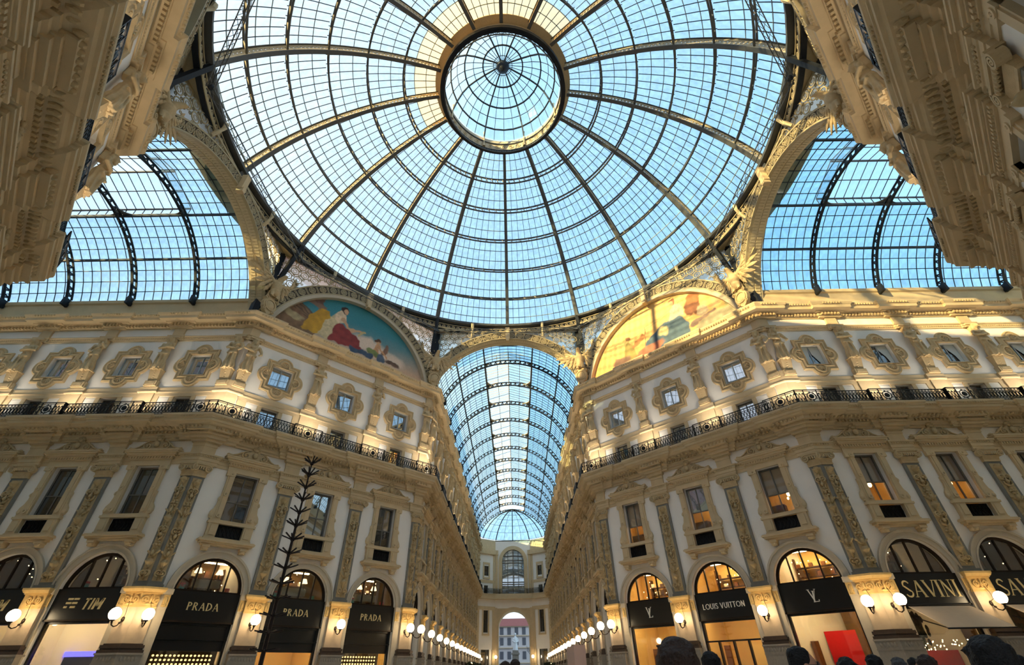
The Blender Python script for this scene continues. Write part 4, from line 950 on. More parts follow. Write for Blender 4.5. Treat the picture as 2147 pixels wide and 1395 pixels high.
# ------------------------------------------------------------------ arches round the octagon, lace spandrels, mosaics
ZC, RI, RO = 21.75, 7.85, 8.65
def arch_band(half):
    a0 = max(14, math.degrees(math.acos(min(1, (half+.2)/8.3))))
    ba = MB(); ba.strip(arc(RI, ZC, a0, 180-a0, 60), arc(RO, ZC, a0, 180-a0, 60), -.3, .1)
    ed = MB()
    for r0, r1, v in ((RI-.04, RI+.07, .16), (RO-.07, RO+.05, .16)): ed.strip(arc(r0, ZC, a0, 180-a0, 60), arc(r1, ZC, a0, 180-a0, 60), -.3, v)
    pt = MB(); n = 22; rm = (RI+RO)/2
    for i in range(n):
        a = math.radians(a0+(180-2*a0)*(i+.5)/n); cu, cz = rm*math.cos(a), ZC+rm*math.sin(a)
        pt.ringflat(cu, cz, .245, .30, .1, .15, 16); pt.ringflat(cu, cz, .03, .08, .1, .15, 8)
        for k in range(6): t = a+2*PI*k/6; pt.ringflat(cu+.16*math.cos(t), cz+.16*math.sin(t), .035, .075, .1, .14, 7)
        a2 = math.radians(a0+(180-2*a0)*(i+1)/n)
        for q in (-1, 0, 1): r = rm+q*.2; pt.ringflat(r*math.cos(a2), ZC+r*math.sin(a2), .05, .1, .1, .14, 8)
        for q in (-1, 1):
            r = rm+q*.3; pt.ringflat(r*math.cos(a), ZC+r*math.sin(a), .0, .035, .1, .13, 6)
    return ba, ed, pt, a0
def lace(half):
    fz = MB(); lc = MB(); ztop = 30.55
    for s in (-1, 1):
        us = [s*(1.2+(half-1.2)*i/14) for i in range(15)]
        lo = [(u, max(24.6, ZC+math.sqrt(max(0, (RO+.02)**2-u*u)))) for u in us]; hi = [(u, ztop) for u in us]
        fz.strip(lo, hi, -.12, -.1)
        p = .86; rows = 9
        for j in range(rows):
            for i in range(12):
                u = s*(.4+i*p+(j % 2)*p/2); z = ztop-.36-j*p*.866
                if abs(u) > half-.25 or math.hypot(u, z-ZC) < RO+.3: continue
                lc.ringflat(u, z, .3, .37, -.06, 0, 14); lc.ringflat(u, z, .16, .19, -.05, -.01, 6)
                for k in range(6): t = 2*PI*k/6+PI/6; lc.ringflat(u+.5*math.cos(t), z+.5*math.sin(t), .06, .11, -.05, -.01, 7)
        lc.box(s*half-.06, s*half+.06, -.08, .02, 26, ztop)
    lc.box(-half, half, -.1, .02, ztop-.06, ztop+.1); return fz, lc
AB = {}
for nm, half in (('arm', HW), ('dia', DL/2)):
    ba, ed, pt, a0 = arch_band(half); fz, lc = lace(half)
    AB[nm] = dict(ba=ba.mesh('arch_band', 'band'), ed=ed.mesh('band_edge', 'lace'), pt=pt.mesh('rosette_band', 'lace'), fz=fz.mesh('frosted_glass', 'frost'), lc=lc.mesh('lace_panel', 'lace'))
mb = MB(); n = 40; a0 = math.degrees(math.acos(7.3/7.8))
mb.loft([[(u, -.1, z), (u, 1.1, z)] for u, z in arc(RI, ZC, a0, 180-a0, n)], closed=False)
for i in range(0, n*2):
    a = math.radians(a0+(180-2*a0)*(i+.5)/(2*n)); r = RI-.03
    t_ = Vector((-math.sin(a), 0, math.cos(a)))*.09
    for y in (.25, .75): mb.add([tuple(Vector((q_*math.cos(a), y+dy, ZC+q_*math.sin(a)))+t_*sg) for q_ in (r+.03, r-.02) for dy, sg in ((-.18, -1), (.18, -1), (.18, 1), (-.18, 1))], [(4, 5, 6, 7), (0, 1, 5, 4), (1, 2, 6, 5), (2, 3, 7, 6), (3, 0, 4, 7)])
ME['archsoffit'] = mb.mesh('arch_soffit', 'ironb')
SIDES = [('arm', K1, K0, 90, 'left arcade'), ('dia', K1, K2, 45, 'left diagonal wall'), ('arm', K2, K3, 0, 'central arcade'), ('dia', K3, K4, -45, 'right diagonal wall'), ('arm', K4, K5, -90, 'right arcade'), ('dia', K5, K6, 225, 'near wall at upper right'), ('dia', K7, K0, 135, 'near wall at upper left'), ('arm', K6, K7, 180, 'rear arcade')]
SIDEO = {}
for nm, P, Q, ang, words in SIDES:
    o = empty('octagon_arch', Matrix.Translation(((P[0]+Q[0])/2, (P[1]+Q[1])/2, 0)) @ Matrix.Rotation(math.radians(ang), 4, 'Z'))
    thing(o, 'ornate iron arch with rosette band and lace spandrels over the %s' % words, 'arch', 'octagon arches')
    d = AB[nm]; ob('arch_band', d['ba'], o); ob('band_edge', d['ed'], o); ob('rosette_band', d['pt'], o); ob('frosted_glass', d['fz'], o); ob('lace_panel', d['lc'], o)
    if nm == 'arm': ob('arch_soffit', ME['archsoffit'], o)
    part('keystone', MB().box(-.22, .22, .1, .5, 29.3, 30.75).box(-.16, .16, .1, .6, 29.0, 29.4), 'stone', o)
    SIDEO[words] = o
for k, P in enumerate((K0, K1, K2, K3, K4, K5, K6, K7)):
    d = Vector(P).normalized(); mb = MB(); mb.lathe([(.55, 23.5), (.55, 30.6)], 8, (P[0]+d.x*.45, P[1]+d.y*.45, 0)); struct(part('pillar_%d' % (k+1), mb, 'irond', None))
# mosaic pictures: generic allegorical scenes in the right colours
def sd_ell(x, y, cx, cy, rx, ry, rot=0):
    c, s = math.cos(rot), math.sin(rot); dx, dy = x-cx, y-cy; u = (c*dx+s*dy)/rx; v = (-s*dx+c*dy)/ry; return (np.hypot(u, v)-1)*min(rx, ry)
def sd_cap(x, y, ax, ay, bx, by, r0, r1):
    dx, dy = bx-ax, by-ay; t = np.clip(((x-ax)*dx+(y-ay)*dy)/(dx*dx+dy*dy), 0, 1); return np.hypot(x-ax-t*dx, y-ay-t*dy)-(r0+(r1-r0)*t)
def sd_poly(x, y, pts):
    ins = np.zeros(x.shape, bool); d = np.full(x.shape, 1e9); n = len(pts)
    for i in range(n):
        (ax, ay), (bx, by) = pts[i], pts[(i+1) % n]; d = np.minimum(d, sd_cap(x, y, ax, ay, bx, by, 0, 0))
        c = ((ay > y) != (by > y)) & (x < (bx-ax)*(y-ay)/((by-ay) or 1e-9)+ax); ins ^= c
    return np.where(ins, -d, d)
def mosaic(which):
    nx, ny = 300, 120; xs = np.linspace(-7.5, 7.5, nx); ys = np.linspace(1.75, 7.5, ny); X, Y = np.meshgrid(xs, ys)
    rng = np.random.default_rng(3 if which else 5)
    def noise(s):
        g = rng.random((ny//s+3, nx//s+3)); iy = np.arange(ny)/s; ix = np.arange(nx)/s; y0 = iy.astype(int); x0 = ix.astype(int); fy = (iy-y0)[:, None]; fx = (ix-x0)[None, :]
        return (g[y0][:, x0]*(1-fy)*(1-fx)+g[y0+1][:, x0]*fy*(1-fx)+g[y0][:, x0+1]*(1-fy)*fx+g[y0+1][:, x0+1]*fy*fx)
    X = X+.35*(noise(9)-.5)+.12*(noise(4)-.5); Y = Y+.35*(noise(9)-.5)+.12*(noise(4)-.5)
    C = np.zeros((ny, nx, 3)); L = lambda c: np.array(lin(c))
    def put(d, col, soft=.06, shade=None):
        a = np.clip(.5-d/soft, 0, 1)[..., None]; cc = L(col)*(1 if shade is None else shade[..., None]); C[:] = C*(1-a)+cc*a
    f1 = .75+.5*noise(6); XW, YW = X, Y
    X, Y = (X+2.35, Y-1.1) if which == 0 else (X-2.2, Y-.7)
    f1 = .75+.5*noise(6); f2 = .8+.4*noise(3); W1 = noise(14)*.8
    if which == 0:
        t = np.clip((YW-2.4)/3.6-.12*XW/7, 0, 1)[..., None]
        C[:] = L((205, 170, 140))*(1-t)**2+L((52, 128, 138))*(1-(1-t)**2)
        put(sd_poly(X, Y, [(-7.6, .3), (-7.6, 6.6), (-4.6, 4.6), (-1.4, 3.3), (-1.2, .3)]), (128, 96, 66), .1, f1)
        for k in range(4): put(sd_cap(X, Y, -5.6, 5.1-k*.3, -1.4, 3.3-k*.3, .05, .05), (92, 68, 50), .08)
        put(sd_poly(X, Y, [(-2.9, 4.9), (-2.9, 7.5), (-1.3, 7.5), (-1.3, 4.2)]), (112, 84, 70), .1, f2); put(sd_poly(X, Y, [(-3.3, 4.6), (-3.2, 5.0), (-1.0, 4.7), (-1.0, 4.2)]), (132, 104, 84), .1)
        for cx, cy, rx, ry in ((3.4, 2.9, 1.4, .5), (4.6, 2.4, 1.8, .5), (2.6, 2.5, 1, .5), (6, 2.1, 1.2, .4)): put(sd_ell(X, Y, cx, cy, rx, ry)+(W1-.4)*.5, (222, 196, 172), .5)
        put(sd_poly(X, Y, [(-2.6, 1.7), (-2.3, 3.2), (-1.5, 4.3), (-.7, 4.5), (-.4, 3.6), (-1.0, 1.7)]), (196, 146, 36), .08, f1)
        put(sd_poly(X, Y, [(-1.2, 1.7), (-.9, 3.3), (-.3, 4.4), (.3, 4.3), (.5, 3.2), (-.2, 1.7)]), (206, 184, 140), .08, f2)
        put(sd_poly(X, Y, [(-.3, 1.7), (-.1, 2.8), (.3, 3.7), (1.3, 3.5), (2.4, 2.9), (2.6, 2.2), (3.4, 1.7)]), (140, 48, 42), .08, f1)
        put(sd_ell(X, Y, .25, 4.3, .55, .6, .2), (224, 196, 160), .08, f2); put(sd_cap(X, Y, .55, 4.2, 1.5, 3.5, .17, .12), (206, 160, 122), .05); put(sd_cap(X, Y, 1.5, 3.5, 2.5, 3.7, .12, .08), (206, 160, 122), .05)
        put(sd_ell(X, Y, .55, 5.1, .34, .42), (62, 38, 26), .06); put(sd_ell(X, Y, .64, 5.02, .22, .3), (214, 166, 128), .05)
        put(sd_cap(X, Y, 2.2, 3.3, 2.7, 3.9, .08, .08), (196, 170, 116), .05)
        put(sd_cap(X, Y, 4.2, 2.2, 4.3, 3.1, .33, .24), (206, 150, 104), .06, f2); put(sd_ell(X, Y, 4.28, 3.55, .22, .25), (206, 156, 112), .05); put(sd_ell(X, Y, 4.25, 3.66, .25, .18), (92, 56, 30), .06)
        put(sd_ell(X, Y, 5.05, 3.0, .25, .8, -.25), (132, 96, 74), .08, f1); put(sd_cap(X, Y, 4.5, 3.0, 5.3, 2.3, .1, .08), (206, 150, 104), .05); put(sd_ell(X, Y, 3.9, 2.2, .6, .3), (120, 128, 70), .1, f1)
        put(sd_ell(X, Y, 4.7, 1.9, .45, .4), (84, 96, 112), .06, f1); put(sd_ell(X, Y, 5.9, 1.9, .8, .25, -.2), (104, 76, 58), .1, f1); put(sd_ell(X, Y, -3.4, 2.6, .8, .35, -.2), (170, 150, 110), .1, f1); put(sd_ell(X, Y, -3.4, 3.0, .5, .25), (128, 92, 62), .1, f1)
        put(sd_cap(X, Y, 1.9, 1.75, 3.9, 1.75, .25, .2), (60, 76, 96), .1, f1)
    else:
        t = np.clip((YW-1.8)/5, 0, 1)[..., None]; C[:] = L((214, 150, 84))*(1-t)+L((232, 196, 124))*t
        put(sd_cap(X, Y, -7, 3.6, 6.5, 6.0, .03, .03), (190, 150, 90), .05); put(sd_cap(X, Y, -7, 3.9, 6.5, 6.3, .02, .02), (190, 150, 90), .05)
        for cx, cy, rx, ry, ro in ((4.2, 4.4, .3, 1.5, -.7), (5.0, 5.6, .3, 1.0, -.9)): put(sd_ell(X, Y, cx, cy, rx, ry, ro)+(W1-.4)*.4, (176, 150, 116), .5)
        put(sd_ell(X, Y, 5.4, 3.2, 1.5, .35, .15)+(f1-1)*.3, (92, 108, 72), .15, f1); put(sd_poly(X, Y, [(1.2, 1.7), (1.5, 2.5), (7.5, 3.4), (7.5, 1.7)]), (150, 140, 112), .2, f1)
        put(sd_poly(X, Y, [(-3.6, 1.7), (-3.2, 2.9), (-2.2, 3.6), (-1.1, 4.2), (.4, 4.1), (.9, 3.0), (.9, 1.7)]), (70, 92, 108), .1, f1); put(sd_ell(X, Y, -1.4, 3.3, .55, .5), (196, 180, 128), .2, f2)
        put(sd_poly(X, Y, [(-.6, 4.0), (-.5, 5.0), (.1, 5.5), (.7, 5.2), (.8, 4.0)]), (206, 178, 150), .1, f2); put(sd_ell(X, Y, .05, 5.75, .34, .36), (150, 92, 62), .08); put(sd_ell(X, Y, -.08, 5.68, .22, .26), (214, 160, 116), .06)
        put(sd_ell(X, Y, 1.6, 4.3, .75, .95, .3), (126, 76, 46), .12, f1); put(sd_ell(X, Y, 1.9, 5.1, .75, .55), (156, 98, 54), .12, f1); put(sd_ell(X, Y, 2.3, 3.5, .5, .6), (170, 150, 124), .12, f2); put(sd_cap(X, Y, 1.2, 2.6, 3.2, 2.9, .2, .15), (120, 96, 84), .1)
        put(sd_poly(X, Y, [(-5.6, 1.7), (-5.5, 3.2), (-5.0, 3.9), (-4.4, 3.4), (-4.2, 1.7)]), (150, 132, 70), .1, f1); put(sd_ell(X, Y, -5.0, 4.15, .26, .28), (120, 78, 46), .08)
        put(sd_cap(X, Y, -4.4, 3.2, -3.4, 3.7, .2, .25), (168, 112, 62), .1, f1); put(sd_cap(X, Y, -3.3, 2.6, -3.0, 4.6, .03, .03), (120, 84, 50), .05)
        put(sd_ell(X, Y, -3.0, 2.1, 1.4, .5, .15), (170, 104, 78), .15, f1); put(sd_ell(X, Y, -6.0, 2.1, 1.0, .55), (120, 88, 72), .15, f1)
    C *= (.92+.16*rng.random((ny, nx)))[..., None]
    vs = []; idx = -np.ones((ny, nx), int); cols = []
    for j in range(ny):
        for i in range(nx):
            if math.hypot(xs[i], ys[j]) <= 7.55: idx[j, i] = len(vs); vs.append((xs[i], .22, ZC+ys[j])); cols.append((*np.clip(C[j, i], 0, 1), 1))
    fs = [(idx[j, i], idx[j, i+1], idx[j+1, i+1], idx[j+1, i]) for j in range(ny-1) for i in range(nx-1) if min(idx[j, i], idx[j, i+1], idx[j+1, i+1], idx[j+1, i]) >= 0]
    me = bpy.data.meshes.new('picture'); me.from_pydata(vs, [], [tuple(map(int, f)) for f in fs]); me.materials.append(MT['paint'])
    ca = me.color_attributes.new('paint', 'FLOAT_COLOR', 'POINT'); ca.data.foreach_set('color', np.array(cols, np.float32).ravel()); me.update(); return me
b = MB(); b.strip(arc(7.48, ZC, 12, 168, 50), arc(RI, ZC, 12, 168, 50), -.3, .14); b.strip(arc(7.48, ZC, 12, 168, 50), arc(7.56, ZC, 12, 168, 50), .14, .2); LFR = b.mesh('picture_frame', 'pale')
PICS = [mosaic(0), mosaic(1)]
for nm, P, Q, ang, words in SIDES:
    if nm != 'dia': continue
    o = empty('lunette_mosaic', Matrix.Translation(((P[0]+Q[0])/2, (P[1]+Q[1])/2, 0)) @ Matrix.Rotation(math.radians(ang), 4, 'Z'))
    ob('picture', PICS[1 if 'right' in words else 0], o); ob('picture_frame', LFR, o)
    thing(o, {'left diagonal wall': 'half-round mosaic of a seated figure in red and yellow against teal sky', 'right diagonal wall': 'half-round mosaic with blue-robed figure in golden sunlight'}.get(words, 'half-round mosaic over the %s' % words), 'mosaic', 'lunette mosaics')

# ------------------------------------------------------------------ glazing helper: the panes that show largest are single parts, the rest one part
def panes(quads, mat, parent, Mw, limit=300, name='pane'):
    sc = []
    for q in quads:
        pts = [px_of(Mw @ Vector(p)) for p in q]; a = 0
        if all(pts) and any(-20 < p[0] < W_PX+20 and -20 < p[1] < H_PX+20 for p in pts):
            for i in range(4): (x0, y0), (x1, y1) = pts[i], pts[(i+1) % 4]; a += x0*y1-x1*y0
        sc.append(abs(a))
    od = sorted(range(len(quads)), key=lambda i: -sc[i]); rest = MB()
    for k, i in enumerate(od):
        q = quads[i]
        if k < limit and sc[i] > 60:
            c = sum((Vector(p) for p in q), Vector())/4; me = bpy.data.meshes.new(name); me.from_pydata([tuple(Vector(p)-c) for p in q], [], [(0, 1, 2, 3)]); me.materials.append(MT[mat])
            ob(name, me, parent, Matrix.Translation(c))
        else: rest.add(q, [(0, 1, 2, 3)])
    if rest.v: part('small_panes', rest, mat, parent)['kind'] = 'stuff'

# ------------------------------------------------------------------ barrel vaults (local x along the arm from the octagon centre)
VZ, VR, VG = 22.6, 7.4, 7.92
AB0 = math.degrees(math.asin((25.42-VZ)/VG)); AMON = math.degrees(math.acos(2.7/VG))
def vrib():
    b = MB(); a0 = math.degrees(math.asin((25.42-VZ)/VR)); n = 44
    for r, w_ in ((VR, .2), (VR+.42, .14)):
        A = [(math.cos(math.radians(a0+(180-2*a0)*i/n))*r, VZ+math.sin(math.radians(a0+(180-2*a0)*i/n))*r) for i in range(n+1)]
        rings = []
        for i, (y, z) in enumerate(A):
            t = math.radians(a0+(180-2*a0)*i/n); c, s = math.cos(t), math.sin(t); rings.append([(-w_/2, y, z), (w_/2, y, z), (w_/2, y+c*.07, z+s*.07), (-w_/2, y+c*.07, z+s*.07)])
        b.loft(rings, cap=True)
    m_ = 32
    for i in range(m_):
        t0, t1 = [math.radians(a0+(180-2*a0)*(i+q)/m_) for q in (0, .5)]; p = lambda t, r: (0, math.cos(t)*r, VZ+math.sin(t)*r)
        b.bar(p(t0, VR), p(t1, VR+.45), .05, .09); b.bar(p(t1, VR), p(t1, VR+.45), .06, .12)
    for s in (-1, 1): b.box(-.1, .1, -s*(VR*math.cos(math.radians(a0))-.12), -s*(VR*math.cos(math.radians(a0))+.4), 24.85, 25.5)
    return b
VRIB = vrib().mesh('rib', 'irond')
def vault(name, ang, nb, label, end, NC=7, NR=8, single=True):
    Mw = Matrix.Rotation(math.radians(ang), 4, 'Z'); o = empty(name, Mw); thing(o, label, 'glass roof', 'glazed vaults')
    xs = [AA+.9] + [AA+5.315+4.93*k for k in range(nb)] + ([AA+end] if end else [])
    for x in xs[1:nb+1]: ob('rib', VRIB, o, T(x))
    P = lambda x, a, r=VG: (x, r*math.cos(math.radians(a)), VZ+r*math.sin(math.radians(a)))
    quads = []; rq = []; bars = MB(); mon = MB()
    for bi in range(len(xs)-1):
        xa, xb = xs[bi], xs[bi+1]; last = bi == 0 or bi > nb-1
        rows = [AB0+(AMON-AB0)*i/NR for i in range(NR+1)]
        full = rows + [AMON+(180-2*AMON)*i/6 for i in range(1, 6)] + [180-r for r in rows[::-1]]
        nc = NC; cs = [xa+(xb-xa)*i/nc for i in range(nc+1)]
        for i in range(len(full)-1):
            a, a2 = full[i], full[i+1]
            if not last and a >= AMON-.01 and a2 <= 180-AMON+.01: continue
            for j in range(nc): quads.append([P(cs[j], a), P(cs[j+1], a), P(cs[j+1], a2), P(cs[j], a2)])
        for i, a in enumerate(full):
            if not last and AMON+.1 < a < 180-AMON-.1: continue
            big = i in (4, NR, len(full)-1-NR, len(full)-5)
            bars.bar(P(xa, a, VG-.06 if big else VG-.02), P(xb, a, VG-.06 if big else VG-.02), .14 if big else .04, .16 if big else .05)
        for c in cs[1:-1]:
            for seg in ((full if last else rows), (None if last else [180-r for r in rows[::-1]])):
                if seg:
                    for i in range(len(seg)-1): bars.bar(P(c, seg[i], VG-.02), P(c, seg[i+1], VG-.02), .035, .05)
        if not last:                              # raised ridge lantern over the bay
            ze = P(0, AMON)[2]; z1, z2 = ze+.75, ze+1.6
            for s in (-1, 1):
                y = s*2.7
                for j in range(nc):
                    rq.append([(cs[j], y, ze+.05), (cs[j+1], y, ze+.05), (cs[j+1], y, z1), (cs[j], y, z1)])
                    for q in range(2):
                        f = lambda t: (y*(1-t), z1+(z2-z1)*t)
                        (ya, za), (yb, zb) = f(q/2), f((q+1)/2); rq.append([(cs[j], ya, za), (cs[j+1], ya, za), (cs[j+1], yb, zb), (cs[j], yb, zb)])
                for c in cs: mon.bar((c, y, z1), (c, 0, z2), .035, .05); mon.bar((c, y, ze), (c, y, z1), .035, .05)
                mon.bar((xa, y, ze), (xb, y, ze), .16, .2); mon.bar((xa, y, z1), (xb, y, z1), .1, .1); mon.bar((xa, y/2, (z1+z2)/2), (xb, y/2, (z1+z2)/2), .05, .05)
                for xx, q in ((xa, 1), (xb, -1)):   # quarter-round gussets in the corners of the opening
                    g = [(xx+q*.1, y-s*.1)]+[(xx+q*(.1+.9*(1-math.sin(PI/2*i/8))), y-s*(.1+.9*(1-math.cos(PI/2*i/8)))) for i in range(9)]
                    n = len(g); mon.add([(a, b_, ze) for a, b_ in g]+[(a, b_, ze+.06) for a, b_ in g], [tuple(range(n)), tuple(range(n, 2*n))]+[(i, n+i, n+(i+1) % n, (i+1) % n) for i in range(n)])
            mon.bar((xa, 0, z2), (xb, 0, z2), .1, .14)
    part('glazing_bars', bars, 'bar', o); part('ridge_frame', mon, 'ironb' if ang == 90 else 'iron', o)
    panes(quads, 'vault', o, Mw, 220 if single else 0)
    if rq: panes(rq, 'ridge', o, Mw, 80 if single else 0, 'ridge_pane')
    return o
vault('barrel_vault', 180, 5, 'blue glass barrel vault over the left arcade', ALEN)
vault('barrel_vault', 0, 5, 'blue glass barrel vault over the right arcade', ALEN)
VN = vault('barrel_vault', 90, 13, 'long glass barrel vault receding over the central arcade', None, 8, 8)
vault('barrel_vault', -90, 4, 'glass barrel vault over the rear arcade, behind the viewer', None, 7, 8, False)
# rounded glass end of the central vault
ap = empty('apse_roof', Matrix.Translation((0, AA+5.315+4.93*12, 0))); thing(ap, 'rounded glass half dome closing the far end of the central vault', 'glass roof')
quads = []; bars = MB(); NA, NE = 12, 6; SY = .8
def PA(i, j): t = PI*i/NA; a = math.radians(AB0+(90-AB0)*j/NE); return (VG*math.cos(a)*math.cos(t), SY*VG*math.cos(a)*math.sin(t), VZ+VG*math.sin(a))
for i in range(NA):
    for j in range(NE): quads.append([PA(i, j), PA(i+1, j), PA(i+1, j+1), PA(i, j+1)])
for j in range(NE):
    for i in range(NA): bars.bar(PA(i, j), PA(i+1, j), .05)
    for i in range(NA+1): bars.bar(PA(i, j), PA(i, j+1), .05)
part('glazing_bars', bars, 'bar', ap); panes(quads, 'vault', ap, Matrix.Translation((0, AA+5.315+4.93*12, 0)), 72)
for i in (2, 4, 6, 8, 10):
    b = MB(); b.tube([tuple(Vector(PA(i, j))*1-Vector((0, 0, .12))) for j in range(NE+1)], .1, 6); part('rib', b, 'irond', ap)

# ------------------------------------------------------------------ the dome
DC, DZ, DR = 1.359, 23.369, 19.408
ANG = [24.9, 33.4, 42.2, 51.3, 60.3, 69.0, 77.4]; COLS = [12, 11, 10, 8, 7, 5]
def DP(a, az, off=0): r = DC+(DR+off)*math.cos(math.radians(a)); z = DZ+(DR+off)*math.sin(math.radians(a)); return (r*math.cos(az), r*math.sin(az), z)
dome = empty('glass_dome'); thing(dome, 'great ribbed glass dome over the octagon with round oculus', 'dome')
b = MB(); lat = MB(); n = 48; GOFF = .96
for off, w_, t in ((0, .36, .06), (.8, .28, .05)):
    rings = []
    for i in range(n+1):
        a = ANG[0]-1.5+(ANG[-1]-ANG[0]+1.5)*i/n; p0 = Vector(DP(a, 0, off)); p1 = Vector(DP(a, 0, off+t)); w2 = w_*(1-.25*i/n); rings.append([(p0.x, -w2/2, p0.z), (p0.x, w2/2, p0.z), (p1.x, w2/2, p1.z), (p1.x, -w2/2, p1.z)])
    b.loft(rings, cap=True)
DRIB = b.mesh('rib', 'iron')
m_ = 62
for i in range(m_):
    a = ANG[0]+(ANG[-1]-ANG[0])*(i+.5)/m_; da = (ANG[-1]-ANG[0])/m_/2
    lat.bar(DP(a-da, 0, .05), DP(a, 0, .78), .06, .1); lat.bar(DP(a, 0, .78), DP(a+da, 0, .05), .06, .1); lat.bar(DP(a, 0, .05), DP(a, 0, .8), .06, .08)
    c = Vector(DP(a, 0, .3)); lat.tube([(c.x+.1*math.cos(t), 0, c.z+.1*math.sin(t)) for t in [2*PI*k/8 for k in range(8)]], .025, 4, True)
for off in (.1, .72):
    for i in range(30): lat.bar(DP(ANG[0]+(ANG[-1]-ANG[0])*i/30, 0, off), DP(ANG[0]+(ANG[-1]-ANG[0])*(i+1)/30, 0, off), .07, .16)
DLAT = lat.mesh('rib_lattice', 'ironb')
SEC = 2*PI/16
PURL = []
for k in range(1, 6):
    b = MB(); b3 = MB(); l2 = MB(); m2 = 6
    for i in range(m2):
        z0, z1 = SEC*i/m2, SEC*(i+1)/m2
        b.bar(DP(ANG[k]-.35, z0, .3), DP(ANG[k]-.35, z1, .3), .13, .1); b3.bar(DP(ANG[k]+.35, z0, .84), DP(ANG[k]+.35, z1, .84), .13, .12)
        l2.bar(DP(ANG[k]-.35, z0+.01, .3), DP(ANG[k]+.35, (z0+z1)/2, .84), .1, .05)
    PURL.append((b.mesh('purlin', 'iron'), l2.mesh('purlin_brace', 'ironb'), b3.mesh('purlin_chord', 'iron')))
for s in range(16):
    R = Matrix.Rotation(SEC*s, 4, 'Z'); r_ = ob('rib', DRIB, dome, R); ob('rib_lattice', DLAT, r_)
    for pm, lm, cm in PURL: p_ = ob('purlin', pm, dome, R); ob('purlin_brace', lm, p_); ob('purlin_chord', cm, p_)
quads = []; aq = []; bars = MB(); pur = MB()
for s in range(16):
    for z in range(6):
        nc = COLS[z]
        for j in range(nc):
            a0, a1 = SEC*(s+j/nc), SEC*(s+(j+1)/nc)
            for q in range(3):
                e0, e1 = ANG[z]+(ANG[z+1]-ANG[z])*q/3, ANG[z]+(ANG[z+1]-ANG[z])*(q+1)/3
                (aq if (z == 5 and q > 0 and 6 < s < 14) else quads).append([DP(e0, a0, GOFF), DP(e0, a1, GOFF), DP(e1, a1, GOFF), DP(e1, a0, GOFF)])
                if q: pur.bar(DP(e0, a0, GOFF-.02), DP(e0, a1, GOFF-.02), .05, .06)
            if j:
                for q in range(3):
                    e0, e1 = ANG[z]+(ANG[z+1]-ANG[z])*q/3, ANG[z]+(ANG[z+1]-ANG[z])*(q+1)/3; bars.bar(DP(e0, a0, GOFF-.02), DP(e1, a0, GOFF-.02), .04, .05)
part('glazing_bars', bars, 'bar', dome); part('glazing_purlins', pur, 'purl', dome)
panes(quads, 'dome', dome, Matrix.Identity(4), 280)
panes(aq, 'reflbrown', dome, Matrix.Identity(4), 20, 'reflection_tint_pane')  # brown reflections beside the oculus, painted into the tint of these panes
# base ring with running scroll frieze
def ringmesh(r0, r1, z0, z1, n=96):
    b = MB(); b.loft([[(r*math.cos(2*PI*i/n), r*math.sin(2*PI*i/n), z) for i in range(n)] for r, z in ((r0, z0), (r1, z0), (r1, z1), (r0, z1), (r0, z0))]); return b
part('ring_beam', ringmesh(18.86, 19.3, 31.35, 31.6), 'iron', dome); part('ring_wall', ringmesh(19.3, 19.6, 30.45, 31.5), 'irond', dome); part('ring_ledge', ringmesh(19.2, 21.6, 30.6, 30.72), 'lace', dome)
b = MB(); ns = 15
for i in range(ns):
    az = (i+.5)/ns*SEC; sp_ = MB(); sp_.spiral(0, 0, .2, .03, 1.6, -PI/2, 0, .075, 1, 18, .03); sp_.strip([(-.25, -.2), (0, -.2)], [(-.25, -.13), (0, -.13)], 0, .03)
    b.merge(sp_, Matrix.Rotation(az-PI/2, 4, 'Z') @ Matrix.Translation((0, 19.27, 30.86)))
for z in (30.56, 31.14):
    for i in range(8): b.bar((19.24*math.cos(SEC*i/8), 19.24*math.sin(SEC*i/8), z), (19.24*math.cos(SEC*(i+1)/8), 19.24*math.sin(SEC*(i+1)/8), z), .06, .08)
SCR = b.mesh('scroll_frieze', 'lace')
for s in range(16): ob('scroll_frieze', SCR, dome, Matrix.Rotation(SEC*s, 4, 'Z'))
b = MB(); b.tube([(19.25, 0, 29.95), (18.95, 0, 30.35), (18.75, 0, 30.9), (18.78, 0, 31.35)], [.12, .15, .15, .16], 6); BRK = b.mesh('bracket', 'ironb')
for s in range(32):
    if s % 2 == 1: ob('bracket', BRK, dome, Matrix.Rotation(SEC*s/2, 4, 'Z'))
b = MB(); b.bar((20.35, 0, 27.6), (18.95, 0, 31.5), .32, .26); LEG = b.mesh('rib_foot', 'irond')
for s in range(8): ob('rib_foot', LEG, dome, Matrix.Rotation(PI/8+PI/4*s, 4, 'Z'))
# oculus ring
part('oculus_ring', ringmesh(5.08, 5.24, 41.95, 42.1, 64), 'irond', dome); part('oculus_rail', ringmesh(5.0, 5.08, 41.7, 41.78, 64), 'iron', dome); part('oculus_flange', ringmesh(5.22, 5.45, 42.0, 42.5, 64), 'irond', dome)
b = MB()
for i in range(64):
    t = 2*PI*i/64; t2 = 2*PI*(i+.5)/64; b.bar((5.04*math.cos(t), 5.04*math.sin(t), 41.74), (5.04*math.cos(t2), 5.04*math.sin(t2), 42.1), .03); b.bar((5.04*math.cos(t2), 5.04*math.sin(t2), 42.1), (5.04*math.cos(t+2*PI/64), 5.04*math.sin(t+2*PI/64), 41.74), .03)
part('oculus_lattice', b, 'iron', dome)
part('drum_wall', ringmesh(5.2, 5.3, 42.4, 43.9, 64), 'pale', dome)
b = MB()
for i in range(48):
    c = MB(); c.ringflat(0, 0, .2, .27, 0, .04, 12); c.ringflat(0, 0, .06, .1, 0, .04, 8); b.merge(c, Matrix.Rotation(2*PI*i/48, 4, 'Z') @ Matrix.Translation((0, 5.19, 42.8)))
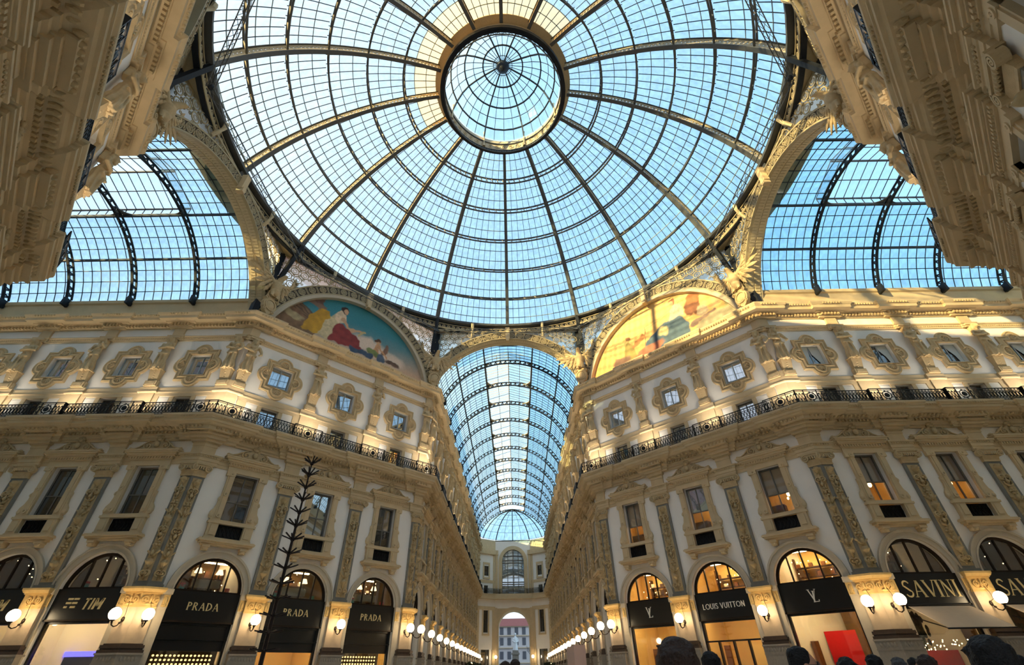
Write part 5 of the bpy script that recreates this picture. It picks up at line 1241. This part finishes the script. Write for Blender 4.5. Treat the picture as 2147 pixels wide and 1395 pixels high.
part('drum_fretwork', b, 'ironb', dome); part('oculus_collar', ringmesh(5.25, 5.95, 43.12, 43.26, 64), 'ironb', dome); part('drum_moulding', ringmesh(5.1, 5.22, 43.2, 43.32, 64), 'iron', dome)
for s in range(8):
    b = MB(); az = PI/8+PI/4*s; c, d = math.cos(az)*5.1, math.sin(az)*5.1; b.lathe([(.14, 42.3), (.1, 42.7), (.07, 43.0), (.07, 44.5), (.12, 44.7)], 8, (c, d, 0)); part('column', b, 'ironb', dome)
LPR = [(5.1, 43.9), (4.75, 45.2), (4.25, 46.4), (3.6, 47.25), (2.8, 47.7), (1.9, 48.0), (.9, 48.25), (.3, 48.35)]
quads = []; bars = MB()
for i in range(32):
    for j in range(len(LPR)-1):
        f = lambda jj, ii: (LPR[jj][0]*math.cos(2*PI*ii/32), LPR[jj][0]*math.sin(2*PI*ii/32), LPR[jj][1]); quads.append([f(j, i), f(j, i+1), f(j+1, i+1), f(j+1, i)])
        bars.bar(f(j, i), f(j+1, i), .12 if i % 4 == 2 else .045); 
        if j: bars.bar(f(j, i), f(j, i+1), .12 if j in (1, 3, 5) else .05)
part('lantern_bars', bars, 'bar', dome); rest = MB()
for q in quads: rest.add(q, [(0, 1, 2, 3)])
part('lantern_panes', rest, 'lantern', dome)['kind'] = 'stuff'
part('boss', MB().lathe([(.05, 47.3), (.3, 47.5), (.55, 47.75), (.62, 48.0), (.4, 48.4)], 16), 'irond', dome, None, True)
# octagonal lattice truss hung under the ring
tr = empty('ring_truss', Matrix.Translation((0, 0, 29.3))); thing(tr, 'thin octagonal lattice truss hung below the dome ring', 'truss')
for s in range(8):
    a0, a1 = PI/8+PI/4*s, PI/8+PI/4*(s+1); P0 = Vector((18.3*math.cos(a0), 18.3*math.sin(a0), 0)); P1 = Vector((18.3*math.cos(a1), 18.3*math.sin(a1), 0)); n_ = Vector((math.cos((a0+a1)/2), math.sin((a0+a1)/2), 0)); b = MB(); N = 20
    tri = [n_*.2+Vector((0, 0, -.15)), -n_*.2+Vector((0, 0, -.15)), Vector((0, 0, .2))]
    for t in tri: b.bar(P0+t, P1+t, .05)
    for i in range(N):
        p, q = P0.lerp(P1, i/N), P0.lerp(P1, (i+1)/N)
        for k in range(3): b.bar(p+tri[k], q+tri[(k+1) % 3], .022)
    part('truss_side', b, 'iron', tr)
    b = MB(); b.bar(P0+Vector((0, 0, .2)), P0*1.02+Vector((0, 0, 2.1)), .04); b.ell(tuple(P0), (.2, .2, .2), 8, 6); part('hanger', b, 'irond', tr)

# ------------------------------------------------------------------ far end of the central arcade
YE = 90.0; end = empty('wall_north_end', Matrix.Translation((0, YE, 0))); struct(end)
b = MB(); n = 24
A1 = [(3.15*math.cos(PI*i/n), 9.1+3.15*math.sin(PI*i/n)) for i in range(n+1)]
b.add([(-3.9, 0, 0), (-3.15, 0, 0), (-3.15, 0, 9.1), (-3.9, 0, 9.1)], [(0, 1, 2, 3)]); b.add([(3.9, 0, 0), (3.15, 0, 0), (3.15, 0, 9.1), (3.9, 0, 9.1)], [(0, 1, 2, 3)])
for i in range(n):
    (x0, z0), (x1, z1) = A1[i], A1[i+1]; b.add([(x0, 0, z0), (x1, 0, z1), (x1, 0, 12.5), (x0, 0, 12.5)], [(0, 1, 2, 3)]); b.add([(x0, 0, z0), (x1, 0, z1), (x1, 5, z1), (x0, 5, z0)], [(0, 1, 2, 3)])
for s in (-1, 1): b.add([(s*3.15, 0, 9.1), (s*3.9, 0, 9.1), (s*3.9, 0, 12.5), (s*3.15, 0, 12.5)], [(0, 1, 2, 3)]); b.add([(s*3.15, 0, 0), (s*3.15, 5, 0), (s*3.15, 5, 9.1), (s*3.15, 0, 9.1)], [(0, 1, 2, 3)])
part('gate_wall', b, 'stone', end)
b = MB(); b.box(-3.9, 3.9, -.2, 0, 12.5, 14.6)
A2 = [(2.35*math.cos(PI*i/n), 21.3+2.35*math.sin(PI*i/n)) for i in range(n+1)]
for i in range(n): (x0, z0), (x1, z1) = A2[i], A2[i+1]; b.add([(x0, 0, z0), (x1, 0, z1), (x1, 0, 25.6), (x0, 0, 25.6)], [(0, 1, 2, 3)])
for s in (-1, 1): b.add([(s*2.35, 0, 14.6), (s*3.9, 0, 14.6), (s*3.9, 0, 25.6), (s*2.35, 0, 25.6)], [(0, 1, 2, 3)])
part('upper_wall', b, 'plaster', end)
b = MB(); b.strip([(2.35*math.cos(PI*i/n), 21.3+2.35*math.sin(PI*i/n)) for i in range(n+1)], [(3.1*math.cos(PI*i/n), 21.3+3.1*math.sin(PI*i/n)) for i in range(n+1)], 0, .15)
for s in (-1, 1): b.box(s*2.35, s*3.1, 0, .15, 15, 21.3); b.box(s*3.3, s*3.85, 0, .2, 15, 23.2); b.box(s*3.35, s*3.9, 0, .25, FLOOR, 12.6)
b.strip([(3.15*math.cos(PI*i/n), 9.1+3.15*math.sin(PI*i/n)) for i in range(n+1)], [(3.6*math.cos(PI*i/n), 9.1+3.6*math.sin(PI*i/n)) for i in range(n+1)], 0, .2); b.box(-3.9, -3.2, 0, .3, 22.6, 23.5); b.box(3.2, 3.9, 0, .3, 22.6, 23.5)
part('arch_surround', b, 'stone', end)
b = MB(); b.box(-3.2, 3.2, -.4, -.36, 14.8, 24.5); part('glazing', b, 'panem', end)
b = MB()
for x in (-2.35, -1.15, 0, 1.15, 2.35): b.box(x-.06, x+.06, -.36, -.26, 15, 21.3+(0 if abs(x) > 2 else math.sqrt(2.35**2-x*x)))
for z in (15.1, 16.9, 17.3, 21.0, 21.5, 22.4): b.box(-2.35, 2.35, -.36, -.26, z-.1, z+.1)
part('mullions', b, 'frame', end)
for s in (-1, 1):
    d = Vector((3.6, -2.6, 0)) if s > 0 else Vector((-3.6, -2.6, 0)); L = d.length; ang = math.atan2(-2.6, 3.6) if s > 0 else math.atan2(2.6, 3.6)
    org = Vector((3.9, 0, 0)) if s > 0 else Vector((-3.9-3.6, -2.6, 0)); M = Matrix.Translation(org) @ Matrix.Rotation(ang, 4, 'Z')
    b = MB(); c = L/2
    zs = [0, FLOOR, 5.5, 8.3, 12.1, 15.04, 16.6, 18.4, 20.3, 25.6]; hs = [0, .95, 0, .6, 0, .5, 0, .6, 0]
    for i, h in enumerate(hs):
        if h == 0: b.box(0, L, -.2, 0, zs[i], zs[i+1])
        else: b.box(0, c-h, -.2, 0, zs[i], zs[i+1]); b.box(c+h, L, -.2, 0, zs[i], zs[i+1])
    part('side_wall', b, 'plaster', end, M)
    b = MB()
    for a0, a1, z0, z1, v in ((0, L, 12.2, 12.8, .15), (0, L, 17.1, 17.6, .1), (0, L, 22.6, 23.5, .5), (0, L, 23.5, 25.4, .1), (.1, .6, 5.5, 12.2, .15), (L-.6, L-.1, 5.5, 12.2, .15), (0, .7, FLOOR, 5.5, .25), (L-.7, L, FLOOR, 5.5, .25), (.1, .5, 15, 22.6, .12), (L-.5, L-.1, 15, 22.6, .12)): b.box(a0, a1, 0, v, z0, z1)
    for h0, z0, z1 in ((.85, 8.1, 12.4), (.85, 18.1, 20.6)):
        for q in (-1, 1): b.box(c+q*(h0-.28), c+q*h0, 0, .12, z0, z1)
        b.box(c-h0, c+h0, 0, .14, z1, z1+.35); b.box(c-h0, c+h0, 0, .2, z0-.3, z0)
    part('side_trim', b, 'stone', end, M)
    b = MB(); b.box(c-1.1, c+1.1, -.3, -.25, FLOOR, 5.6); b.box(c-.8, c+.8, -.3, -.25, 8.2, 12.2); b.box(c-.7, c+.7, -.3, -.25, 15, 16.7); b.box(c-.8, c+.8, -.3, -.25, 18.2, 20.5); part('side_windows', b, 'pane', end, M)
b = MB(); pl = [(-7.5, 2.6), (-3.9, 0), (3.9, 0), (7.5, 2.6), (7.5, 3.5), (3.9, .95), (-3.9, .95), (-7.5, 3.5)]; b.prism(pl, 14.1, 15.04); part('balcony_slab', b, 'stone', end)
b = MB(); b.prism([(-9, 4.5), (-7.5, 2.6), (-3.9, 0), (3.9, 0), (7.5, 2.6), (9, 4.5), (9, -4), (-9, -4)], 25.38, 25.52); part('apse_ledge', b, 'stone', end)
er = empty('balcony_railing', Matrix.Translation((0, YE, 0))); thing(er, 'dark iron railing across the far end of the central arcade', 'railing', 'balcony railings')
for k in range(4): ob('baluster_panel', RP['a0'], er, T(-2.1+k*1.4, -.85))
for s in (-1, 1):
    for k in range(3): ob('baluster_panel', RP['a0'], er, Matrix.Translation((s*(3.45+k*1.15), -.95-k*.82+(0 if s else 0), 0)) @ Matrix.Rotation(-s*math.atan2(2.6, 3.6), 4, 'Z'))
for s, wd_ in ((-1, 'left'), (1, 'right')):
    o = empty('wall_lamp', Matrix.Translation((s*3.62, YE-.2, 0))); ob('bracket', LM['arm'], o); ob('globe', LM['globe'], o); thing(o, 'small globe lamp %s of the gate at the far end of the central arcade' % wd_, 'lamp', 'globe lamps on the piers')

# ------------------------------------------------------------------ the square beyond the gate
hs_ = empty('apartment_building', Matrix.Translation((0, 150, 0))); thing(hs_, 'pale grey corner building with red roof beyond the far gate', 'building')
b = MB(); b.box(-30, 30, -10, 0, 0, 13.6); part('wall', b, 'house', hs_)
b = MB(); b.add([(-30.5, -.6, 13.6), (30.5, -.6, 13.6), (30.5, 10, 13.6), (-30.5, 10, 13.6), (-28, 4, 16.0), (28, 4, 16.0)], [(0, 1, 5, 4), (1, 2, 5), (2, 3, 4, 5), (3, 0, 4)]); part('roof', b, 'rooft', hs_)
b = MB()
for z in (4.1, 7.9, 11.0, 13.4): b.box(-30, 30, 0, .4, z, z+.25)
part('cornice', b, 'pale', hs_)
WNM = MB().box(-.55, .55, 0, .1, 0, 1.9).mesh('window', 'housew')
for z in (1.4, 5.2, 8.7, 11.4):
    for k in range(-4, 5): ob('window', WNM, hs_, T(k*2.3+.6, 0, z))
mo = empty('monument', Matrix.Translation((.2, 128, 0)) @ Matrix.Diagonal((.72, .72, .77, 1))); thing(mo, 'white marble statue on a tall pedestal in the square beyond the gate', 'monument')
b = MB()
for a, z0, z1 in ((2.2, 0, 1.2), (1.7, 1.2, 2.2), (1.2, 2.2, 7.4), (1.5, 7.4, 7.9), (1.1, 7.9, 8.6)): b.box(-a, a, -a, a, z0, z1)
part('pedestal', b, 'grey', mo)
b = MB(); b.tube([(0, 0, 8.5), (0, 0, 10), (0, 0, 11.6), (0, 0, 12.6)], [1.0, .8, .75, .45], 12); b.ell((0, 0, 13.2), (.38, .4, .5), 10, 8); b.ell((0, 0, 13.4), (.4, .44, .26), 10, 6); b.tube([(-.8, 0, 12.2), (-1.0, -.3, 11.2), (-.2, -.8, 10.9)], [.3, .25, .18], 8); b.tube([(.8, 0, 12.2), (1.0, -.3, 11.2), (.2, -.8, 10.8)], [.3, .25, .18], 8); b.tube([(-.5, -.4, 12), (-.7, -.6, 10), (-.8, -.5, 8.5)], .2, 6)
ob('figure', remesh(b, .1, 'marble', 2), mo)
for tx, ty, wd_ in ((-5.2, 122, 'left'), (5.4, 124, 'right')):
    t_ = empty('bare_tree', Matrix.Translation((tx, ty, 0))); thing(t_, 'leafless tree in the square, %s of the white statue' % wd_, 'tree', 'bare trees'); rd = random.Random(tx)
    b = MB()
    def branch(p, d, L, r, lv):
        q = p+d*L; b.tube([tuple(p), tuple(q)], [r, r*.65], 5)
        if lv:
            for _ in range(3): branch(q, (d+Vector((rd.uniform(-.7, .7), rd.uniform(-.7, .7), rd.uniform(-.1, .5)))).normalized(), L*rd.uniform(.6, .8), r*.6, lv-1)
    branch(Vector((0, 0, 0)), Vector((0, 0, 1)), 3.2, .22, 4); part('branches', b, 'bark', t_)
b = MB(); b.box(-40, 40, -160, -95, -.2, .0); struct(part('ground', b, 'plinth', None))

# unseen city blocks, added and raised to keep low sun off walls and square
for k, (x0, x1, y0, y1) in enumerate(((-70, -12.7, 24.5, 88), (12.7, 70, 24.5, 88), (-70, -24.5, -80, -12.7), (24.5, 70, -80, -12.7), (-60, -26, 92, 150), (-24.5, -12.7, -80, -24.5))):
    struct(part('sun_block_mass_%d' % (k+1), MB().box(x0, x1, -y1, -y0, 0, (29, 25.2, 34, 25.2, 27, 34)[k]), 'rooft', None))
# ------------------------------------------------------------------ things standing on the floor
X0, Y0 = -10.55, 4.4
po = empty('steel_tree', Matrix.Translation((X0, Y0, FLOOR))); thing(po, 'tall thin dark steel pole tree with tiers of short twigs', 'decoration')
part('pole', MB().tube([(0, 0, 0), (0, 0, 6), (0, 0, 10.9)], [.11, .07, .03], 8), 'tree', po); part('base', MB().lathe([(.7, 0), (.7, .1), (.2, .2), (.15, .5)], 16), 'tree', po)
tiers = 14
for k in range(tiers):
    z = 2.5+8.3*k/(tiers-1); b = MB(); rd = random.Random(k); L = .62-.2*k/tiers; n = 9
    for i in range(n): a = 2*PI*i/n+rd.random()*.4; b.bar((0, 0, z), (L*math.cos(a), L*math.sin(a), z+L*(.1+.62*k/tiers)*rd.uniform(.8, 1.2)), .055, .05)
    b.ell((0, 0, z), (.1, .1, .08), 8, 5); part('twig_tier', b, 'tree', po)
ho = part('hoarding', MB().box(5.4, 6.4, -36, -29, FLOOR, 3.6), 'hoard', None); thing(ho, 'pale pinkish site hoarding along the right wall of the central arcade', 'hoarding')
for s, wd_, y0, y1 in ((-1, 'left', 48, 62), (1, 'right', 60, 70)):
    b = MB(); rd = random.Random(s)
    for k in range(420): b.ell((s*5.2+rd.uniform(-.5, .5), rd.uniform(y0, y1), FLOOR+2.2+rd.uniform(-.5, .55)), (.16, .22, .14), 6, 4)
    h = empty('planter_hedge', Matrix.Identity(4)); thing(h, 'row of dark greenery with small lights, %s side of the central arcade' % wd_, 'hedge', 'planter hedges')
    part('foliage', b, 'foliage', h); part('trough', MB().box(s*5.2-.6, s*5.2+.6, -y1, -y0, FLOOR, FLOOR+1.8), 'wood', h)
    b = MB()
    for k in range(40): b.ell((s*5.2+rd.uniform(-.5, .5), rd.uniform(y0, y1), FLOOR+2.2+rd.uniform(-.3, .6)), (.03,)*3, 5, 4)
    part('fairy_bulbs', b, 'bulb', h)['kind'] = 'stuff'

# ------------------------------------------------------------------ people, heads rising into the bottom of the picture
def person(x, y, H, face, coat, hair, label, style=0, phone=False):
    o = empty('person', Matrix.Translation((x, y, FLOOR)) @ Matrix.Rotation(face, 4, 'Z') @ Matrix.Diagonal((H/1.75,)*3+(1,)))      # local -y = facing
    b = MB()
    for s in (-1, 1):
        b.tube([(s*.1, 0, .06), (s*.1, .01, .48), (s*.1, 0, .92)], [.06, .075, .1], 10); b.ell((s*.1, -.07, .045), (.05, .13, .045), 8, 6); b.ell((s*.19, .01, 1.4), (.085, .09, .08), 8, 6)
        if phone: b.tube([(s*.2, 0, 1.4), (s*.27, -.12, 1.2), (s*.1, -.34, 1.45)], [.07, .06, .045], 8)
        else: b.tube([(s*.2, 0, 1.4), (s*.27, .02, 1.12), (s*.25, -.06, .86)], [.07, .06, .045], 8)
    b.ell((0, 0, .98), (.19, .13, .18), 12, 8); b.ell((0, 0, 1.2), (.18, .12, .28), 12, 8); b.ell((0, 0, 1.38), (.2, .11, .12), 12, 8); b.tube([(0, 0, 1.42), (0, 0, 1.52)], [.1, .075], 10)
    b.box(-.14, .14, -.1, .1, .7, 1.0)
    ob('body', remesh(b, .03, coat, 3, 'body'), o)
    h = MB(); h.tube([(0, 0, 1.48), (0, -.01, 1.58)], [.055, .055], 10); h.ell((0, -.01, 1.64), (.074, .092, .112), 14, 12); h.ell((0, -.045, 1.585), (.052, .055, .055), 10, 8); h.ell((0, -.112, 1.62), (.014, .022, .022), 8, 6)
    for s in (-1, 1): h.ell((s*.078, .005, 1.635), (.014, .022, .034), 8, 6)
    h.ell((0, -.097, 1.578), (.026, .01, .008), 8, 5)
    hd_ = ob('head', remesh(h, .011, 'skin', 2, 'head'), o)
    e = MB()
    for s in (-1, 1): e.ell((s*.03, -.094, 1.648), (.014, .008, .008), 8, 5)
    part('eyes', e, 'coat', hd_)
    g = MB(); g.ell((0, .022, 1.68), (.088, .095, .088), 16, 12); g.ell((0, .05, 1.63), (.08, .07, .09), 12, 10); rd = random.Random(int(x*100))
    for k in range(60): a = rd.uniform(0, 2*PI); t = rd.uniform(0, 1.3); dv = Vector((math.sin(t)*math.cos(a), math.sin(t)*math.sin(a), math.cos(t))); p0 = Vector((0, .022, 1.68))+Vector((dv.x*.078, dv.y*.085, dv.z*.078)); g.tube([tuple(p0), tuple(p0+dv*.02+Vector((rd.uniform(-.012, .012), rd.uniform(-.012, .012), .006)))], [.02, .008], 5)
    if style == 1:
        for s in (-1, 1): g.ell((s*.07, .03, 1.56), (.035, .06, .12), 8, 8)
        g.ell((0, .07, 1.53), (.08, .045, .14), 10, 8)
    ob('hair', remesh(g, .012, hair, 2, 'hair'), o)
    if style == 2: 
        q = MB()
        for s in (-1, 1): q.ringflat(s*.034, 1.648, .024, .029, .1, .106, 12); q.bar((s*.06, -.1, 1.65), (s*.08, .02, 1.65), .005)
        part('glasses', q, 'black', o)
    for s in (-1, 1):
        c = Vector((s*.1, -.36, 1.46)) if phone else Vector((s*.25, -.07, .82)); f = MB(); dz = 1 if phone else -1; f.ell(tuple(c), (.035, .02, .045), 8, 6)
        for k in range(4): L = (.06, .07, .066, .052)[k]; p0 = c+Vector(((k-1.5)*.017, 0, .035*dz)); f.tube([tuple(p0), tuple(p0+Vector((0, -.012, L*.5*dz))), tuple(p0+Vector((0, -.03, L*dz)))], [.009, .009, .007], 6)
        p0 = c+Vector((-s*.03, -.005, .0)); f.tube([tuple(p0), tuple(p0+Vector((-s*.02, -.02, .025*dz))), tuple(p0+Vector((-s*.018, -.035, .05*dz)))], [.011, .01, .008], 6); part('hand', f, 'skin', o)
    thing(o, label, 'person', 'people in the crowd'); return o
def place(px, py, dist):                       # a person whose head top meets this line of sight at this distance
    d = R2*((px-W_PX/2)/F_PX)+U2*(-(py-H_PX/2)/F_PX)+Fv; d = d/math.hypot(d.x, d.y); return CAM[0]+d.x*dist, CAM[1]+d.y*dist, CAM[2]+d.z*dist-FLOOR-.02
for px, py, dist, face, coat, hair, st, lab in (
    (1412, 1342, 2.2, 2.9, 'coat', 'hairb', 0, 'person with thick dark brown hair seen from behind, large head right of centre'),
    (2056, 1338, 3.0, 2.7, 'coat', 'hair', 0, 'person with large black-haired head seen from behind, lower right corner'),
    (1490, 1368, 5.6, 1.9, 'coat2', 'hair', 0, 'dark-haired person in profile in front of the middle right-hand shop'),
    (1674, 1358, 5.0, 1.3, 'coat', 'hair', 2, 'dark-haired person wearing glasses in front of the red display'),
    (1772, 1380, 5.6, 2.4, 'coat2', 'hair', 1, 'black-haired person below the red display wall'),
    (1824, 1374, 8.0, 3.4, 'coat', 'hair', 0, 'dark-haired person right of the red display wall'),
    (1878, 1380, 8.2, 2.9, 'coat2', 'hairg', 0, 'grey-haired person by the right corner pier'),
    (1936, 1375, 6.6, 2.6, 'coat3', 'hairb', 1, 'brown-haired person right of the right corner pier'),
    (1913, 1380, 12.5, .5, 'coat', 'hair', 0, 'person facing the viewer by the right corner pier'),
    (2128, 1375, 9.0, 2.9, 'coat', 'hair', 0, 'dark-haired person at the right picture edge'),
    (1080, 1384, 9.5, 3.0, 'coat3', 'hairb', 0, 'brown-haired person in the middle of the central arcade'),
    ):
    x, y, H = place(px, py, dist); person(x, y, H, face, coat, hair, lab, st)
x, y, H = place(1060, 1388, 9.0); pr = person(x, y, H, 3.1, 'coat', 'hairb', 'person holding up a phone in the central arcade', 1, True)
k = H/1.75
ph = empty('phone', Matrix.Translation((x, y+.38*k, FLOOR+1.56*k))); part('case', MB().box(-.045, .045, -.012, .012, 0, .19), 'black', ph); part('camera_lens', MB().ringflat(.022, .165, .004, .011, .012, .016, 10), 'frame', ph); thing(ph, 'dark phone held up in the central arcade', 'phone')
dupl = {k: v for k, v in LABELS.items() if len(v) > 1}
if dupl: print('DUPLICATE LABELS', dupl)
